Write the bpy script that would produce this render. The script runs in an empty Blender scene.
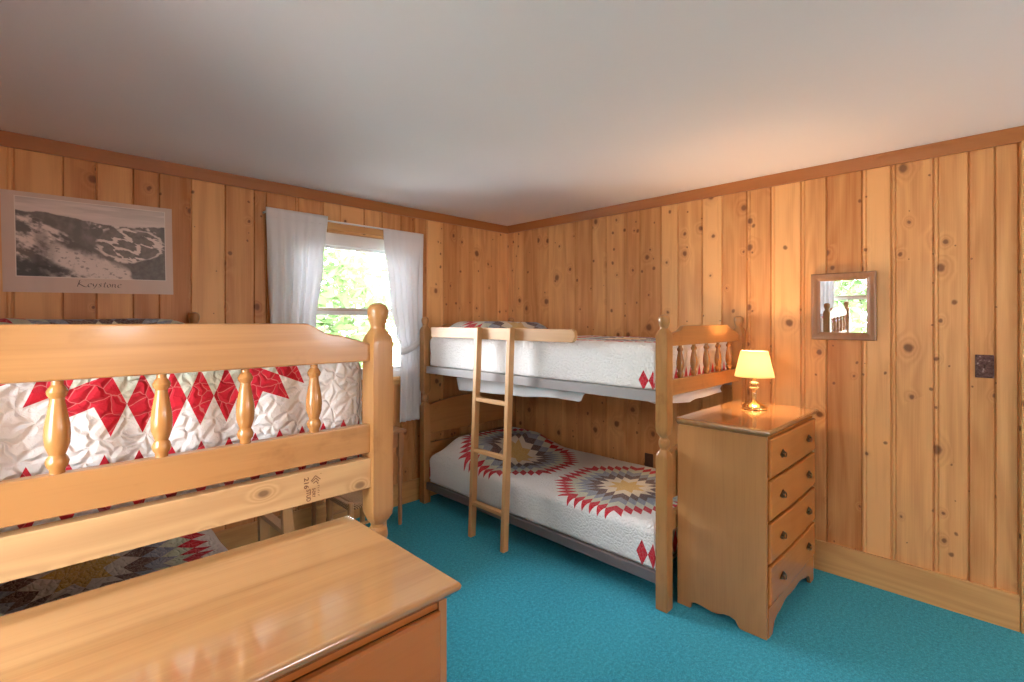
import bpy, bmesh, math, random
from mathutils import Vector, Matrix, noise

random.seed(7)
PI = math.pi
SC = bpy.context.scene
COL = SC.collection

# ------------------------------------------------------------------ helpers
def link(o, parent=None):
    COL.objects.link(o)
    if parent is not None:
        o.parent = parent
    return o

def tag(o, label=None, cat=None, group=None, kind=None):
    if label: o['label'] = label
    if cat: o['category'] = cat
    if group: o['group'] = group
    if kind: o['kind'] = kind
    return o

def thing(name, label, cat, loc=(0, 0, 0), rz=0.0, group=None, kind=None):
    o = bpy.data.objects.new(name, None)
    o.empty_display_size = 0.1
    COL.objects.link(o)
    o.location = loc
    o.rotation_euler = (0, 0, rz)
    return tag(o, label, cat, group, kind)

def obj(name, bm, mat, parent=None, smooth=True, origin=None, angle=0.6):
    if origin is not None:
        bmesh.ops.translate(bm, verts=bm.verts, vec=-Vector(origin))
    bmesh.ops.recalc_face_normals(bm, faces=bm.faces)
    if smooth:
        for f in bm.faces: f.smooth = True
        for e in bm.edges:
            if len(e.link_faces) == 2:
                e.smooth = e.calc_face_angle(0) < angle
    me = bpy.data.meshes.new(name)
    bm.to_mesh(me); bm.free()
    mats = mat if isinstance(mat, (list, tuple)) else [mat]
    for m in mats: me.materials.append(m)
    o = bpy.data.objects.new(name, me)
    if origin is not None: o.location = origin
    if smooth and angle < 1.0:
        wn = o.modifiers.new('normals', 'WEIGHTED_NORMAL'); wn.keep_sharp = True; wn.weight = 80
    return link(o, parent)

def NB(): return bmesh.new()

def box(bm, x0, x1, y0, y1, z0, z1, bev=0.0, seg=2):
    vs = [bm.verts.new(p) for p in ((x0,y0,z0),(x1,y0,z0),(x1,y1,z0),(x0,y1,z0),(x0,y0,z1),(x1,y0,z1),(x1,y1,z1),(x0,y1,z1))]
    fs = [bm.faces.new([vs[i] for i in f]) for f in ((3,2,1,0),(4,5,6,7),(0,1,5,4),(1,2,6,5),(2,3,7,6),(3,0,4,7))]
    if bev > 0:
        es = list({e for f in fs for e in f.edges})
        bmesh.ops.bevel(bm, geom=es, offset=bev, segments=seg, profile=0.5, affect='EDGES')
    return bm

def prism(bm, pts, axis, a0, a1, bev=0.0, seg=2):
    """extrude a 2D polygon; axis 'x': pts are (y,z); 'y': (x,z); 'z': (x,y)"""
    def mk(p, a):
        return {'x': (a, p[0], p[1]), 'y': (p[0], a, p[1]), 'z': (p[0], p[1], a)}[axis]
    A = [bm.verts.new(mk(p, a0)) for p in pts]
    B = [bm.verts.new(mk(p, a1)) for p in pts]
    n = len(pts)
    fa = bm.faces.new(A); fb = bm.faces.new(list(reversed(B)))
    for i in range(n):
        j = (i + 1) % n
        bm.faces.new([A[j], A[i], B[i], B[j]])
    bmesh.ops.recalc_face_normals(bm, faces=bm.faces)
    if bev > 0:
        es = list({e for f in (fa, fb) for e in f.edges})
        bmesh.ops.bevel(bm, geom=es, offset=bev, segments=seg, profile=0.5, affect='EDGES')
    return bm

def lathe(bm, prof, c=(0, 0, 0), n=24, cap=True):
    """prof: list of (r, z)"""
    rings = []
    for r, z in prof:
        rings.append([bm.verts.new((c[0] + r*math.cos(2*PI*i/n), c[1] + r*math.sin(2*PI*i/n), c[2] + z)) for i in range(n)])
    for a, b in zip(rings, rings[1:]):
        for i in range(n):
            j = (i + 1) % n
            bm.faces.new([a[i], a[j], b[j], b[i]])
    if cap:
        bm.faces.new(list(reversed(rings[0]))); bm.faces.new(rings[-1])
    return bm

def tube(bm, pts, r, n=10, cap=True):
    pts = [Vector(p) for p in pts]
    rs = r if isinstance(r, (list, tuple)) else [r]*len(pts)
    rings = []
    for i, p in enumerate(pts):
        t = (pts[min(i+1, len(pts)-1)] - pts[max(i-1, 0)]).normalized()
        up = Vector((0, 0, 1)) if abs(t.z) < 0.95 else Vector((1, 0, 0))
        a = t.cross(up).normalized(); b = t.cross(a).normalized()
        rings.append([bm.verts.new(p + rs[i]*(math.cos(2*PI*k/n)*a + math.sin(2*PI*k/n)*b)) for k in range(n)])
    for A, B in zip(rings, rings[1:]):
        for k in range(n):
            j = (k + 1) % n
            bm.faces.new([A[k], A[j], B[j], B[k]])
    if cap:
        bm.faces.new(list(reversed(rings[0]))); bm.faces.new(rings[-1])
    return bm

def post_mesh(secs, n=32):
    """square / turned post: secs = (z, half width, exponent)"""
    bm = NB(); rings = []
    for z, h, k in secs:
        ring = []
        for i in range(n):
            th = 2*PI*i/n
            c, s = abs(math.cos(th)), abs(math.sin(th))
            r = h / ((c**k + s**k)**(1.0/k))
            ring.append(bm.verts.new((r*math.cos(th), r*math.sin(th), z)))
        rings.append(ring)
    for A, B in zip(rings, rings[1:]):
        for i in range(n):
            j = (i + 1) % n
            bm.faces.new([A[i], A[j], B[j], B[i]])
    bm.faces.new(list(reversed(rings[0]))); bm.faces.new(rings[-1])
    return bm

def copy_tree(o, parent=None):
    c = o.copy(); COL.objects.link(c)
    if parent is not None: c.parent = parent
    for ch in list(o.children): copy_tree(ch, c)
    return c

# ------------------------------------------------------------------ material helpers
class NT:
    def __init__(self, name):
        self.m = bpy.data.materials.new(name); self.m.use_nodes = True
        self.t = self.m.node_tree; self.t.nodes.clear()
        self.out = self.t.nodes.new('ShaderNodeOutputMaterial')
    def n(self, kind, **kw):
        nd = self.t.nodes.new(kind)
        for k, v in kw.items():
            if hasattr(nd, k): setattr(nd, k, v)
        return nd
    def put(self, sock, v):
        if isinstance(v, bpy.types.NodeSocket): self.t.links.new(v, sock)
        elif v is not None: sock.default_value = v
    def ma(self, op, a, b=None, c=None, clamp=False):
        nd = self.n('ShaderNodeMath', operation=op, use_clamp=clamp)
        self.put(nd.inputs[0], a)
        if b is not None: self.put(nd.inputs[1], b)
        if c is not None: self.put(nd.inputs[2], c)
        return nd.outputs[0]
    def vec(self, x, y, z):
        nd = self.n('ShaderNodeCombineXYZ')
        for s, v in zip(nd.inputs, (x, y, z)): self.put(s, v)
        return nd.outputs[0]
    def sep(self, v):
        nd = self.n('ShaderNodeSeparateXYZ'); self.put(nd.inputs[0], v); return nd.outputs
    def vmul(self, v, s):
        nd = self.n('ShaderNodeVectorMath', operation='MULTIPLY'); self.put(nd.inputs[0], v); self.put(nd.inputs[1], s); return nd.outputs[0]
    def vadd(self, v, s):
        nd = self.n('ShaderNodeVectorMath', operation='ADD'); self.put(nd.inputs[0], v); self.put(nd.inputs[1], s); return nd.outputs[0]
    def noise(self, v, scale, detail=3.0, rough=0.5, dist=0.0):
        nd = self.n('ShaderNodeTexNoise'); self.put(nd.inputs['Vector'], v)
        nd.inputs['Scale'].default_value = scale; nd.inputs['Detail'].default_value = detail
        nd.inputs['Roughness'].default_value = rough; nd.inputs['Distortion'].default_value = dist
        return nd.outputs['Fac']
    def ramp(self, f, stops, interp='LINEAR'):
        nd = self.n('ShaderNodeValToRGB'); cr = nd.color_ramp; cr.interpolation = interp
        while len(cr.elements) < len(stops): cr.elements.new(0.5)
        for e, (p, c) in zip(cr.elements, stops):
            e.position = p; e.color = (c[0], c[1], c[2], 1)
        self.put(nd.inputs[0], f); return nd.outputs[0]
    def mix(self, f, a, b, blend='MIX'):
        nd = self.n('ShaderNodeMix', data_type='RGBA', blend_type=blend)
        self.put(nd.inputs[0], f)
        for s, v in ((nd.inputs[6], a), (nd.inputs[7], b)):
            self.put(s, (v[0], v[1], v[2], 1) if isinstance(v, tuple) else v)
        return nd.outputs[2]
    def smooth(self, x, lo, hi):
        nd = self.n('ShaderNodeMapRange', interpolation_type='SMOOTHSTEP')
        self.put(nd.inputs[0], x); nd.inputs[1].default_value = lo; nd.inputs[2].default_value = hi
        return nd.outputs[0]
    def bump(self, h, strength=0.3, dist=0.005):
        nd = self.n('ShaderNodeBump'); self.put(nd.inputs['Height'], h)
        nd.inputs['Strength'].default_value = strength; nd.inputs['Distance'].default_value = dist
        return nd.outputs[0]
    def bsdf(self, color, rough=0.5, normal=None, **kw):
        b = self.n('ShaderNodeBsdfPrincipled')
        self.put(b.inputs['Base Color'], (color[0], color[1], color[2], 1) if isinstance(color, tuple) else color)
        self.put(b.inputs['Roughness'], rough)
        if normal is not None: self.put(b.inputs['Normal'], normal)
        for k, v in kw.items(): self.put(b.inputs[k.replace('_', ' ')], v)
        return b.outputs[0]
    def done(self, sh):
        self.t.links.new(sh, self.out.inputs[0]); return self.m

def simple(name, color, rough=0.5, **kw):
    t = NT(name); return t.done(t.bsdf(color, rough, **kw))

def wood(name, axis, light, dark, rough=0.4, ring=0.35, fibre=0.3, blotch=0.0, knots=0.0, scale=1.0, coat=0.0, cior=1.5):
    t = NT(name)
    tc = t.n('ShaderNodeTexCoord').outputs['Object']
    rnd = t.n('ShaderNodeObjectInfo').outputs['Random']
    r1 = t.ma('MULTIPLY', rnd, 37.0); r2 = t.ma('MULTIPLY', rnd, 91.0)
    v = t.vadd(tc, t.vec(r1, r2, t.ma('MULTIPLY', rnd, 13.0)))
    def sc(al, ac):
        return {'x': (al, ac, ac), 'y': (ac, al, ac), 'z': (ac, ac, al)}[axis]
    n1 = t.noise(t.vmul(v, sc(0.55*scale, 5.0*scale)), 1.0, 2.0, 0.5, 0.25)
    if knots > 0:
        a, b, c = t.sep(v)
        al, ac = {'x': (a, c), 'y': (b, a), 'z': (c, a)}[axis]
        vo = t.n('ShaderNodeTexVoronoi', voronoi_dimensions='2D', feature='F1')
        t.put(vo.inputs['Vector'], t.vec(t.ma('MULTIPLY', al, 0.62), ac, 0.0)); vo.inputs['Scale'].default_value = 9.0
        d = vo.outputs['Distance']
        sel = t.ma('LESS_THAN', t.sep(vo.outputs['Color'])[0], knots)
        n1 = t.ma('ADD', n1, t.ma('MULTIPLY', sel, t.ma('MULTIPLY', 0.35, t.ma('EXPONENT', t.ma('MULTIPLY', t.ma('MULTIPLY', d, d), -45.0)))))
    rg = t.ma('MULTIPLY_ADD', t.ma('SINE', t.ma('MULTIPLY', n1, 60.0)), 0.5, 0.5)
    fb = t.noise(t.vmul(v, sc(3.0, 130.0)), 1.0, 3.0, 0.6)
    fac = t.ma('ADD', t.ma('MULTIPLY', rg, ring), t.ma('MULTIPLY', t.ma('SUBTRACT', fb, 0.5), fibre*2.0))
    fac = t.ma('ADD', fac, t.ma('MULTIPLY', t.ma('SUBTRACT', n1, 0.45), 0.6))
    if blotch > 0:
        bl = t.smooth(t.noise(t.vmul(v, sc(7.0, 9.0)), 1.0, 4.0, 0.65), 0.55, 0.75)
        fac = t.ma('ADD', fac, t.ma('MULTIPLY', bl, blotch))
    col = t.mix(t.ma('ADD', fac, 0.0, clamp=True), light, dark)
    if knots > 0:
        km = t.ma('MULTIPLY', sel, t.smooth(d, 0.11, 0.045))
        col = t.mix(t.ma('MULTIPLY', km, 0.75), col, (dark[0]*0.35, dark[1]*0.3, dark[2]*0.3))
    nrm = t.bump(fb, 0.06, 0.002)
    return t.done(t.bsdf(col, rough, nrm, Coat_Weight=coat, Coat_Roughness=0.09, Coat_IOR=cior))

def panel_wood():
    t = NT('knotty pine panelling')
    uv = t.n('ShaderNodeUVMap', uv_map='UVMap').outputs[0]
    at = t.n('ShaderNodeAttribute', attribute_name='pid').outputs['Color']
    p = t.sep(at)
    x, z, _ = t.sep(uv)
    x = t.ma('ADD', x, t.ma('MULTIPLY', p[1], 40.0)); z = t.ma('ADD', z, t.ma('MULTIPLY', p[2], 60.0))
    n1 = t.noise(t.vec(t.ma('MULTIPLY', x, 4.5), t.ma('MULTIPLY', z, 0.5), 0.0), 1.0, 2.0, 0.5, 0.2)
    def knot(scale, thr, off, r0, r1):
        vo = t.n('ShaderNodeTexVoronoi', voronoi_dimensions='2D', feature='F1')
        w = t.noise(t.vec(x, z, 0.0), 22.0, 2.0)
        t.put(vo.inputs['Vector'], t.vec(t.ma('ADD', x, t.ma('MULTIPLY_ADD', w, 0.02, off)), t.ma('MULTIPLY', z, 0.85), 0.0)); vo.inputs['Scale'].default_value = scale
        d = vo.outputs['Distance']; cc = t.sep(vo.outputs['Color'])
        sel = t.ma('LESS_THAN', cc[0], thr)
        rr = t.ma('MULTIPLY_ADD', t.ma('MULTIPLY', cc[1], cc[1]), 1.3, 0.45)
        dn = t.ma('DIVIDE', t.ma('DIVIDE', d, scale), rr)
        return sel, dn
    s1, d1 = knot(6.0, 0.42, 0.0, 0, 0)
    s2, d2 = knot(9.0, 0.26, 3.7, 0, 0)
    def halo(s, d, k):
        return t.ma('MULTIPLY', s, t.ma('EXPONENT', t.ma('MULTIPLY', t.ma('MULTIPLY', d, d), k)))
    n1 = t.ma('ADD', n1, t.ma('MULTIPLY', halo(s1, d1, -1000.0), 0.28))
    rg = t.ma('MULTIPLY_ADD', t.ma('SINE', t.ma('MULTIPLY', n1, 55.0)), 0.5, 0.5)
    fb = t.noise(t.vec(t.ma('MULTIPLY', x, 160.0), t.ma('MULTIPLY', z, 3.0), 0.0), 1.0, 3.0, 0.6)
    md = t.noise(t.vec(t.ma('MULTIPLY', x, 14.0), t.ma('MULTIPLY', z, 0.7), 0.0), 1.0, 2.0, 0.5)
    fac = t.ma('ADD', t.ma('MULTIPLY', rg, 0.20), t.ma('MULTIPLY', t.ma('SUBTRACT', fb, 0.5), 0.55))
    fac = t.ma('ADD', fac, t.ma('MULTIPLY', t.ma('SUBTRACT', md, 0.5), 1.0))
    fac = t.ma('ADD', fac, t.ma('MULTIPLY_ADD', p[0], 0.85, -0.16), clamp=True)
    col = t.mix(fac, (0.77, 0.42, 0.17), (0.43, 0.16, 0.045))
    k1 = t.ma('MULTIPLY', s1, t.smooth(d1, 0.017, 0.008))
    k2 = t.ma('MULTIPLY', s2, t.smooth(d2, 0.010, 0.004))
    hl = t.ma('MULTIPLY', halo(s1, d1, -1600.0), 0.35)
    col = t.mix(hl, col, (0.36, 0.13, 0.045))
    col = t.mix(t.ma('MULTIPLY', t.ma('MAXIMUM', k1, k2), 0.78), col, (0.13, 0.042, 0.018))
    nrm = t.bump(fb, 0.08, 0.002)
    return t.done(t.bsdf(col, 0.42, nrm, Specular_IOR_Level=0.4))

def quilt_mat(name, c0, period, s, pal, hem_u0, hem_u1, L, hem_w=0.06, hem_h=0.14, base=(0.85, 0.825, 0.80), v0=0.0, cell=30.0, pf=0.0042, corner=None):
    t = NT(name)
    uv = t.n('ShaderNodeUVMap', uv_map='UVMap').outputs[0]
    u, vv, _ = t.sep(uv)
    v = t.ma('SUBTRACT', vv, v0)
    k = t.ma('ROUND', t.ma('DIVIDE', t.ma('SUBTRACT', u, c0), period))
    k = t.ma('MINIMUM', t.ma('MAXIMUM', k, 0.0), 1.0)
    du = t.ma('SUBTRACT', u, t.ma('MULTIPLY_ADD', k, period, c0))
    ang = t.ma('ADD', t.ma('ARCTAN2', v, du), 4*PI + PI/8)
    w = t.ma('FLOORED_MODULO', ang, PI/4)
    r = t.ma('SQRT', t.ma('ADD', t.ma('MULTIPLY', du, du), t.ma('MULTIPLY', v, v)))
    px = t.ma('MULTIPLY', r, t.ma('COSINE', w)); py = t.ma('MULTIPLY', r, t.ma('SINE', w))
    b = t.ma('DIVIDE', py, s*math.sin(PI/4))
    a = t.ma('DIVIDE', t.ma('SUBTRACT', px, py), s)
    ring = t.ma('ADD', t.ma('FLOOR', a), t.ma('FLOOR', b))
    n = len(pal)
    stops = [(i/(n + 1.0), c) for i, c in enumerate(pal)] + [(n/(n + 1.0), base)]
    col = t.ramp(t.ma('DIVIDE', t.ma('ADD', ring, 0.5), n + 1.0, clamp=True), stops, 'CONSTANT')
    # hem diamonds at both ends
    dv = t.ma('ABSOLUTE', t.ma('SUBTRACT', t.ma('FLOORED_MODULO', v, hem_w), hem_w/2))
    for hu in (hem_u0, hem_u1):
        dd = t.ma('ADD', t.ma('DIVIDE', dv, hem_w/2), t.ma('DIVIDE', t.ma('ABSOLUTE', t.ma('SUBTRACT', u, hu)), hem_h/2))
        col = t.mix(t.ma('LESS_THAN', dd, 1.0), col, pal[-1])
    if corner:      # border diamonds that wrap round the front corner at the foot
        vc, ue, cw, ch = corner
        cu = t.ma('ABSOLUTE', t.ma('SUBTRACT', t.ma('FLOORED_MODULO', t.ma('SUBTRACT', u, ue - 2*cw), cw), cw/2))
        dd = t.ma('ADD', t.ma('DIVIDE', cu, cw/2), t.ma('DIVIDE', t.ma('ABSOLUTE', t.ma('SUBTRACT', vv, vc)), ch/2))
        col = t.mix(t.ma('MULTIPLY', t.ma('LESS_THAN', dd, 1.0), t.ma('MULTIPLY', t.ma('GREATER_THAN', u, ue - 2*cw), t.ma('LESS_THAN', u, ue))), col, pal[-1])
    # printed calico speckle on the inner rings, stitched quilting lines all over
    sp = t.noise(t.vec(u, v, 0.0), 130.0, 2.0, 0.6)
    inner = t.ma('LESS_THAN', ring, n - 1.5)
    col = t.mix(t.ma('MULTIPLY', inner, t.ma('MULTIPLY', t.smooth(sp, 0.5, 0.68), 0.25)), col, (0.80, 0.76, 0.68))
    wob = t.noise(t.vec(u, v, 0.0), 16.0, 2.0)
    q = t.vec(t.ma('MULTIPLY_ADD', wob, 0.07, u), t.ma('MULTIPLY_ADD', wob, -0.06, v), 0.0)
    vo = t.n('ShaderNodeTexVoronoi', voronoi_dimensions='2D', feature='DISTANCE_TO_EDGE')
    t.put(vo.inputs['Vector'], q); vo.inputs['Scale'].default_value = cell
    ed = vo.outputs['Distance']
    col = t.mix(t.ma('MULTIPLY', t.smooth(ed, 0.04, 0.015), 0.22), col, (0.80, 0.68, 0.60))
    puff = t.smooth(ed, 0.0, 0.32)
    wr = t.noise(t.vec(u, v, 0.0), 34.0, 4.0, 0.65, 0.8)
    h = t.ma('ADD', t.ma('MULTIPLY', puff, 1.0), t.ma('MULTIPLY', wr, 0.9))
    nrm = t.bump(h, 1.0, pf)
    return t.done(t.bsdf(col, 0.85, nrm, Sheen_Weight=0.15, Specular_IOR_Level=0.15))

def cloth_mat(name, color, transl=0.45, bump_scale=300.0):
    t = NT(name)
    tc = t.n('ShaderNodeTexCoord').outputs['Object']
    nz = t.noise(tc, bump_scale, 2.0)
    nrm = t.bump(nz, 0.1, 0.001)
    d = t.n('ShaderNodeBsdfDiffuse'); d.inputs[0].default_value = (*color, 1); t.put(d.inputs['Normal'], nrm)
    tr = t.n('ShaderNodeBsdfTranslucent'); tr.inputs[0].default_value = (*color, 1)
    mx = t.n('ShaderNodeMixShader'); mx.inputs[0].default_value = transl
    t.t.links.new(d.outputs[0], mx.inputs[1]); t.t.links.new(tr.outputs[0], mx.inputs[2])
    return t.done(mx.outputs[0])

def glass_mat(name, gloss=0.06):
    t = NT(name)
    a = t.n('ShaderNodeBsdfTransparent'); g = t.n('ShaderNodeBsdfGlossy'); g.inputs['Roughness'].default_value = 0.02
    fr = t.n('ShaderNodeFresnel'); fr.inputs[0].default_value = 1.45
    mx = t.n('ShaderNodeMixShader'); t.t.links.new(fr.outputs[0], mx.inputs[0])
    t.t.links.new(a.outputs[0], mx.inputs[1]); t.t.links.new(g.outputs[0], mx.inputs[2])
    return t.done(mx.outputs[0])

def carpet_mat():
    t = NT('turquoise carpet')
    tc = t.n('ShaderNodeTexCoord').outputs['Object']
    f = t.noise(tc, 160.0, 3.0, 0.7); g = t.noise(tc, 3.0, 3.0, 0.6); h2 = t.noise(tc, 60.0, 3.0, 0.7)
    fac = t.ma('ADD', t.ma('MULTIPLY', f, 0.55), t.ma('MULTIPLY', h2, 0.45))
    col = t.ramp(fac, [(0.30, (0.010, 0.16, 0.24)), (0.5, (0.030, 0.37, 0.51)), (0.70, (0.10, 0.62, 0.78))])
    col = t.mix(t.ma('MULTIPLY', t.smooth(g, 0.35, 0.7), 0.18), col, (0.05, 0.42, 0.52))
    nrm = t.bump(t.ma('ADD', f, h2), 0.8, 0.012)
    return t.done(t.bsdf(col, 0.95, nrm, Sheen_Weight=0.1, Specular_IOR_Level=0.05))

def plaster_mat():
    t = NT('ceiling paint')
    tc = t.n('ShaderNodeTexCoord').outputs['Object']
    f = t.noise(tc, 35.0, 4.0, 0.6); g = t.noise(tc, 1.2, 2.0)
    col = t.mix(g, (0.79, 0.77, 0.79), (0.83, 0.81, 0.83))
    return t.done(t.bsdf(col, 0.85, t.bump(f, 0.12, 0.004), Specular_IOR_Level=0.15))

HONEY_L, HONEY_D = (0.42, 0.20, 0.066), (0.26, 0.108, 0.033)
M = {}
M['panel'] = panel_wood()
M['carpet'] = carpet_mat()
M['ceiling'] = plaster_mat()
for ax in 'xyz':
    M['bed_'+ax] = wood('honey maple '+ax, ax, HONEY_L, HONEY_D, 0.30, 0.24, 0.36, 0.55, coat=0.25)
    M['turned_'+ax] = wood('darker turned maple '+ax, ax, (0.40, 0.175, 0.050), (0.26, 0.098, 0.026), 0.24, 0.2, 0.3, 0.2, coat=0.4)
    M['chest_'+ax] = wood('chest maple '+ax, ax, (0.46, 0.215, 0.077), (0.31, 0.13, 0.041), 0.28, 0.2, 0.36, 0.10, coat=0.35)
    M['pale_'+ax] = wood('pale pine '+ax, ax, (0.56, 0.31, 0.13), (0.40, 0.195, 0.07), 0.45, 0.25, 0.25)
    M['stand_'+ax] = wood('nightstand wood '+ax, ax, (0.42, 0.20, 0.09), (0.26, 0.11, 0.045), 0.35, 0.25, 0.25)
    M['trim_'+ax] = wood('stained trim '+ax, ax, (0.40, 0.15, 0.042), (0.29, 0.10, 0.026), 0.38, 0.15, 0.3)
    M['base_'+ax] = wood('baseboard pine '+ax, ax, (0.66, 0.37, 0.14), (0.48, 0.23, 0.075), 0.4, 0.35, 0.25, 0.0, 0.25)
M['chest_front'] = wood('drawer front maple', 'x', (0.45, 0.165, 0.036), (0.31, 0.10, 0.020), 0.26, 0.14, 0.28, 0.08, coat=0.3)
M['chest_top'] = wood('polished chest top', 'x', (0.41, 0.21, 0.083), (0.26, 0.118, 0.042), 0.16, 0.30, 0.45, 0.10, coat=1.0, cior=1.75)
M['stud'] = wood('new stud pine', 'x', (0.55, 0.335, 0.15), (0.37, 0.195, 0.076), 0.55, 0.42, 0.25, 0.0, 0.9)
M['frame_wood'] = wood('dark mirror frame wood', 'z', (0.30, 0.145, 0.07), (0.18, 0.08, 0.035), 0.35, 0.25, 0.3)
M['vinyl'] = simple('white window vinyl', (0.80, 0.80, 0.80), 0.35)
M['sashrail'] = simple('weathered sash rail', (0.55, 0.47, 0.38), 0.5)
M['glass'] = glass_mat('window glass')
M['curtain'] = cloth_mat('white cotton curtain', (0.86, 0.86, 0.88), 0.24)
M['sheet'] = cloth_mat('white bed sheet', (0.80, 0.80, 0.80), 0.15)
M['mattress'] = cloth_mat('grey mattress ticking', (0.55, 0.54, 0.53), 0.0)
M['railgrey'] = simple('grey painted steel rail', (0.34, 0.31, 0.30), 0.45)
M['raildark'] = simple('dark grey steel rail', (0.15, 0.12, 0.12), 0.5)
M['board'] = simple('bunk board', (0.40, 0.34, 0.28), 0.8)
M['mirror'] = simple('mirror silver', (0.93, 0.93, 0.93), 0.015, Metallic=1.0)
M['iron'] = simple('aged dark brass', (0.10, 0.065, 0.035), 0.38, Metallic=0.85)
M['brass'] = simple('polished brass', (0.83, 0.58, 0.25), 0.16, Metallic=1.0)
M['brown_plastic'] = simple('brown plastic', (0.07, 0.03, 0.02), 0.4)
M['ink'] = simple('black ink', (0.03, 0.02, 0.02), 0.7)
M['stamp'] = simple('brown mill stamp ink', (0.16, 0.07, 0.03), 0.8)
M['bark'] = simple('grey bark', (0.30, 0.27, 0.25), 0.9)

def leaf_mat(name, c):
    t = NT(name)
    rnd = t.noise(t.n('ShaderNodeTexCoord').outputs['Object'], 3.0, 3.0)
    col = t.mix(rnd, (c[0]*0.5, c[1]*0.55, c[2]*0.5), c)
    d = t.n('ShaderNodeBsdfDiffuse'); tr = t.n('ShaderNodeBsdfTranslucent')
    t.put(d.inputs[0], col); t.put(tr.inputs[0], col)
    mx = t.n('ShaderNodeMixShader'); mx.inputs[0].default_value = 0.5
    t.t.links.new(d.outputs[0], mx.inputs[1]); t.t.links.new(tr.outputs[0], mx.inputs[2])
    return t.done(mx.outputs[0])
M['leaf'] = leaf_mat('summer leaves', (0.11, 0.20, 0.06))
M['leaf2'] = leaf_mat('pale leaves', (0.15, 0.235, 0.10))
M['grass'] = leaf_mat('mown grass', (0.30, 0.48, 0.16))

# hammered bronze
t = NT('hammered bronze')
tc = t.n('ShaderNodeTexCoord').outputs['Object']
f = t.noise(tc, 70.0, 3.0, 0.6)
M['bronze'] = t.done(t.bsdf(t.ramp(f, [(0.35, (0.07, 0.03, 0.028)), (0.6, (0.16, 0.085, 0.08)), (0.75, (0.45, 0.36, 0.34))]), 0.38, t.bump(f, 0.5, 0.004), Metallic=0.6))
# lamp shade, bulb, glass stem, added fill light
t = NT('lit cream lamp shade')
d = t.n('ShaderNodeBsdfDiffuse'); d.inputs[0].default_value = (0.86, 0.78, 0.60, 1)
tr = t.n('ShaderNodeBsdfTranslucent'); tr.inputs[0].default_value = (0.92, 0.80, 0.55, 1)
mx = t.n('ShaderNodeMixShader'); mx.inputs[0].default_value = 0.72
t.t.links.new(d.outputs[0], mx.inputs[1]); t.t.links.new(tr.outputs[0], mx.inputs[2])
M['shade'] = t.done(mx.outputs[0])
t = NT('glowing bulb'); e = t.n('ShaderNodeEmission'); e.inputs[0].default_value = (1.0, 0.72, 0.42, 1); e.inputs[1].default_value = 12.0
M['bulb'] = t.done(e.outputs[0])
t = NT('added fill light glow'); e = t.n('ShaderNodeEmission'); e.inputs[0].default_value = (0.94, 0.95, 1.0, 1); e.inputs[1].default_value = 25.0  # emission for the globes added to brighten the room
M['fill_glow'] = t.done(e.outputs[0])
M['lampglass'] = simple('amber lamp glass', (0.90, 0.72, 0.42), 0.06, Transmission_Weight=0.75, IOR=1.45)
t = NT('woven rush')
tc = t.n('ShaderNodeTexCoord').outputs['Object']
wv = t.n('ShaderNodeTexWave', wave_type='BANDS', bands_direction='DIAGONAL'); t.put(wv.inputs['Vector'], tc); wv.inputs['Scale'].default_value = 45.0; wv.inputs['Distortion'].default_value = 3.0
M['rush'] = t.done(t.bsdf(t.ramp(wv.outputs['Fac'], [(0.2, (0.26, 0.13, 0.05)), (0.8, (0.68, 0.44, 0.24))]), 0.7, t.bump(wv.outputs['Fac'], 0.8, 0.006)))

# ------------------------------------------------------------------ room
RX0, RX1, RY0, RY1, RH = -4.0, 0.0, -6.2, 0.0, 2.44

bm = NB(); box(bm, RX0-0.12, RX1+0.12, RY0-0.12, RY1+0.12, -0.1, 0.0)
tag(obj('floor', bm, M['carpet'], smooth=False), 'turquoise blue wall to wall carpet floor', 'floor', kind='structure')
bm = NB(); box(bm, RX0-0.12, RX1+0.12, RY0-0.12, RY1+0.12, RH, RH+0.1)
tag(obj('ceiling', bm, M['ceiling'], smooth=False), 'plain pale painted ceiling over the bedroom', 'ceiling', kind='structure')

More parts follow.
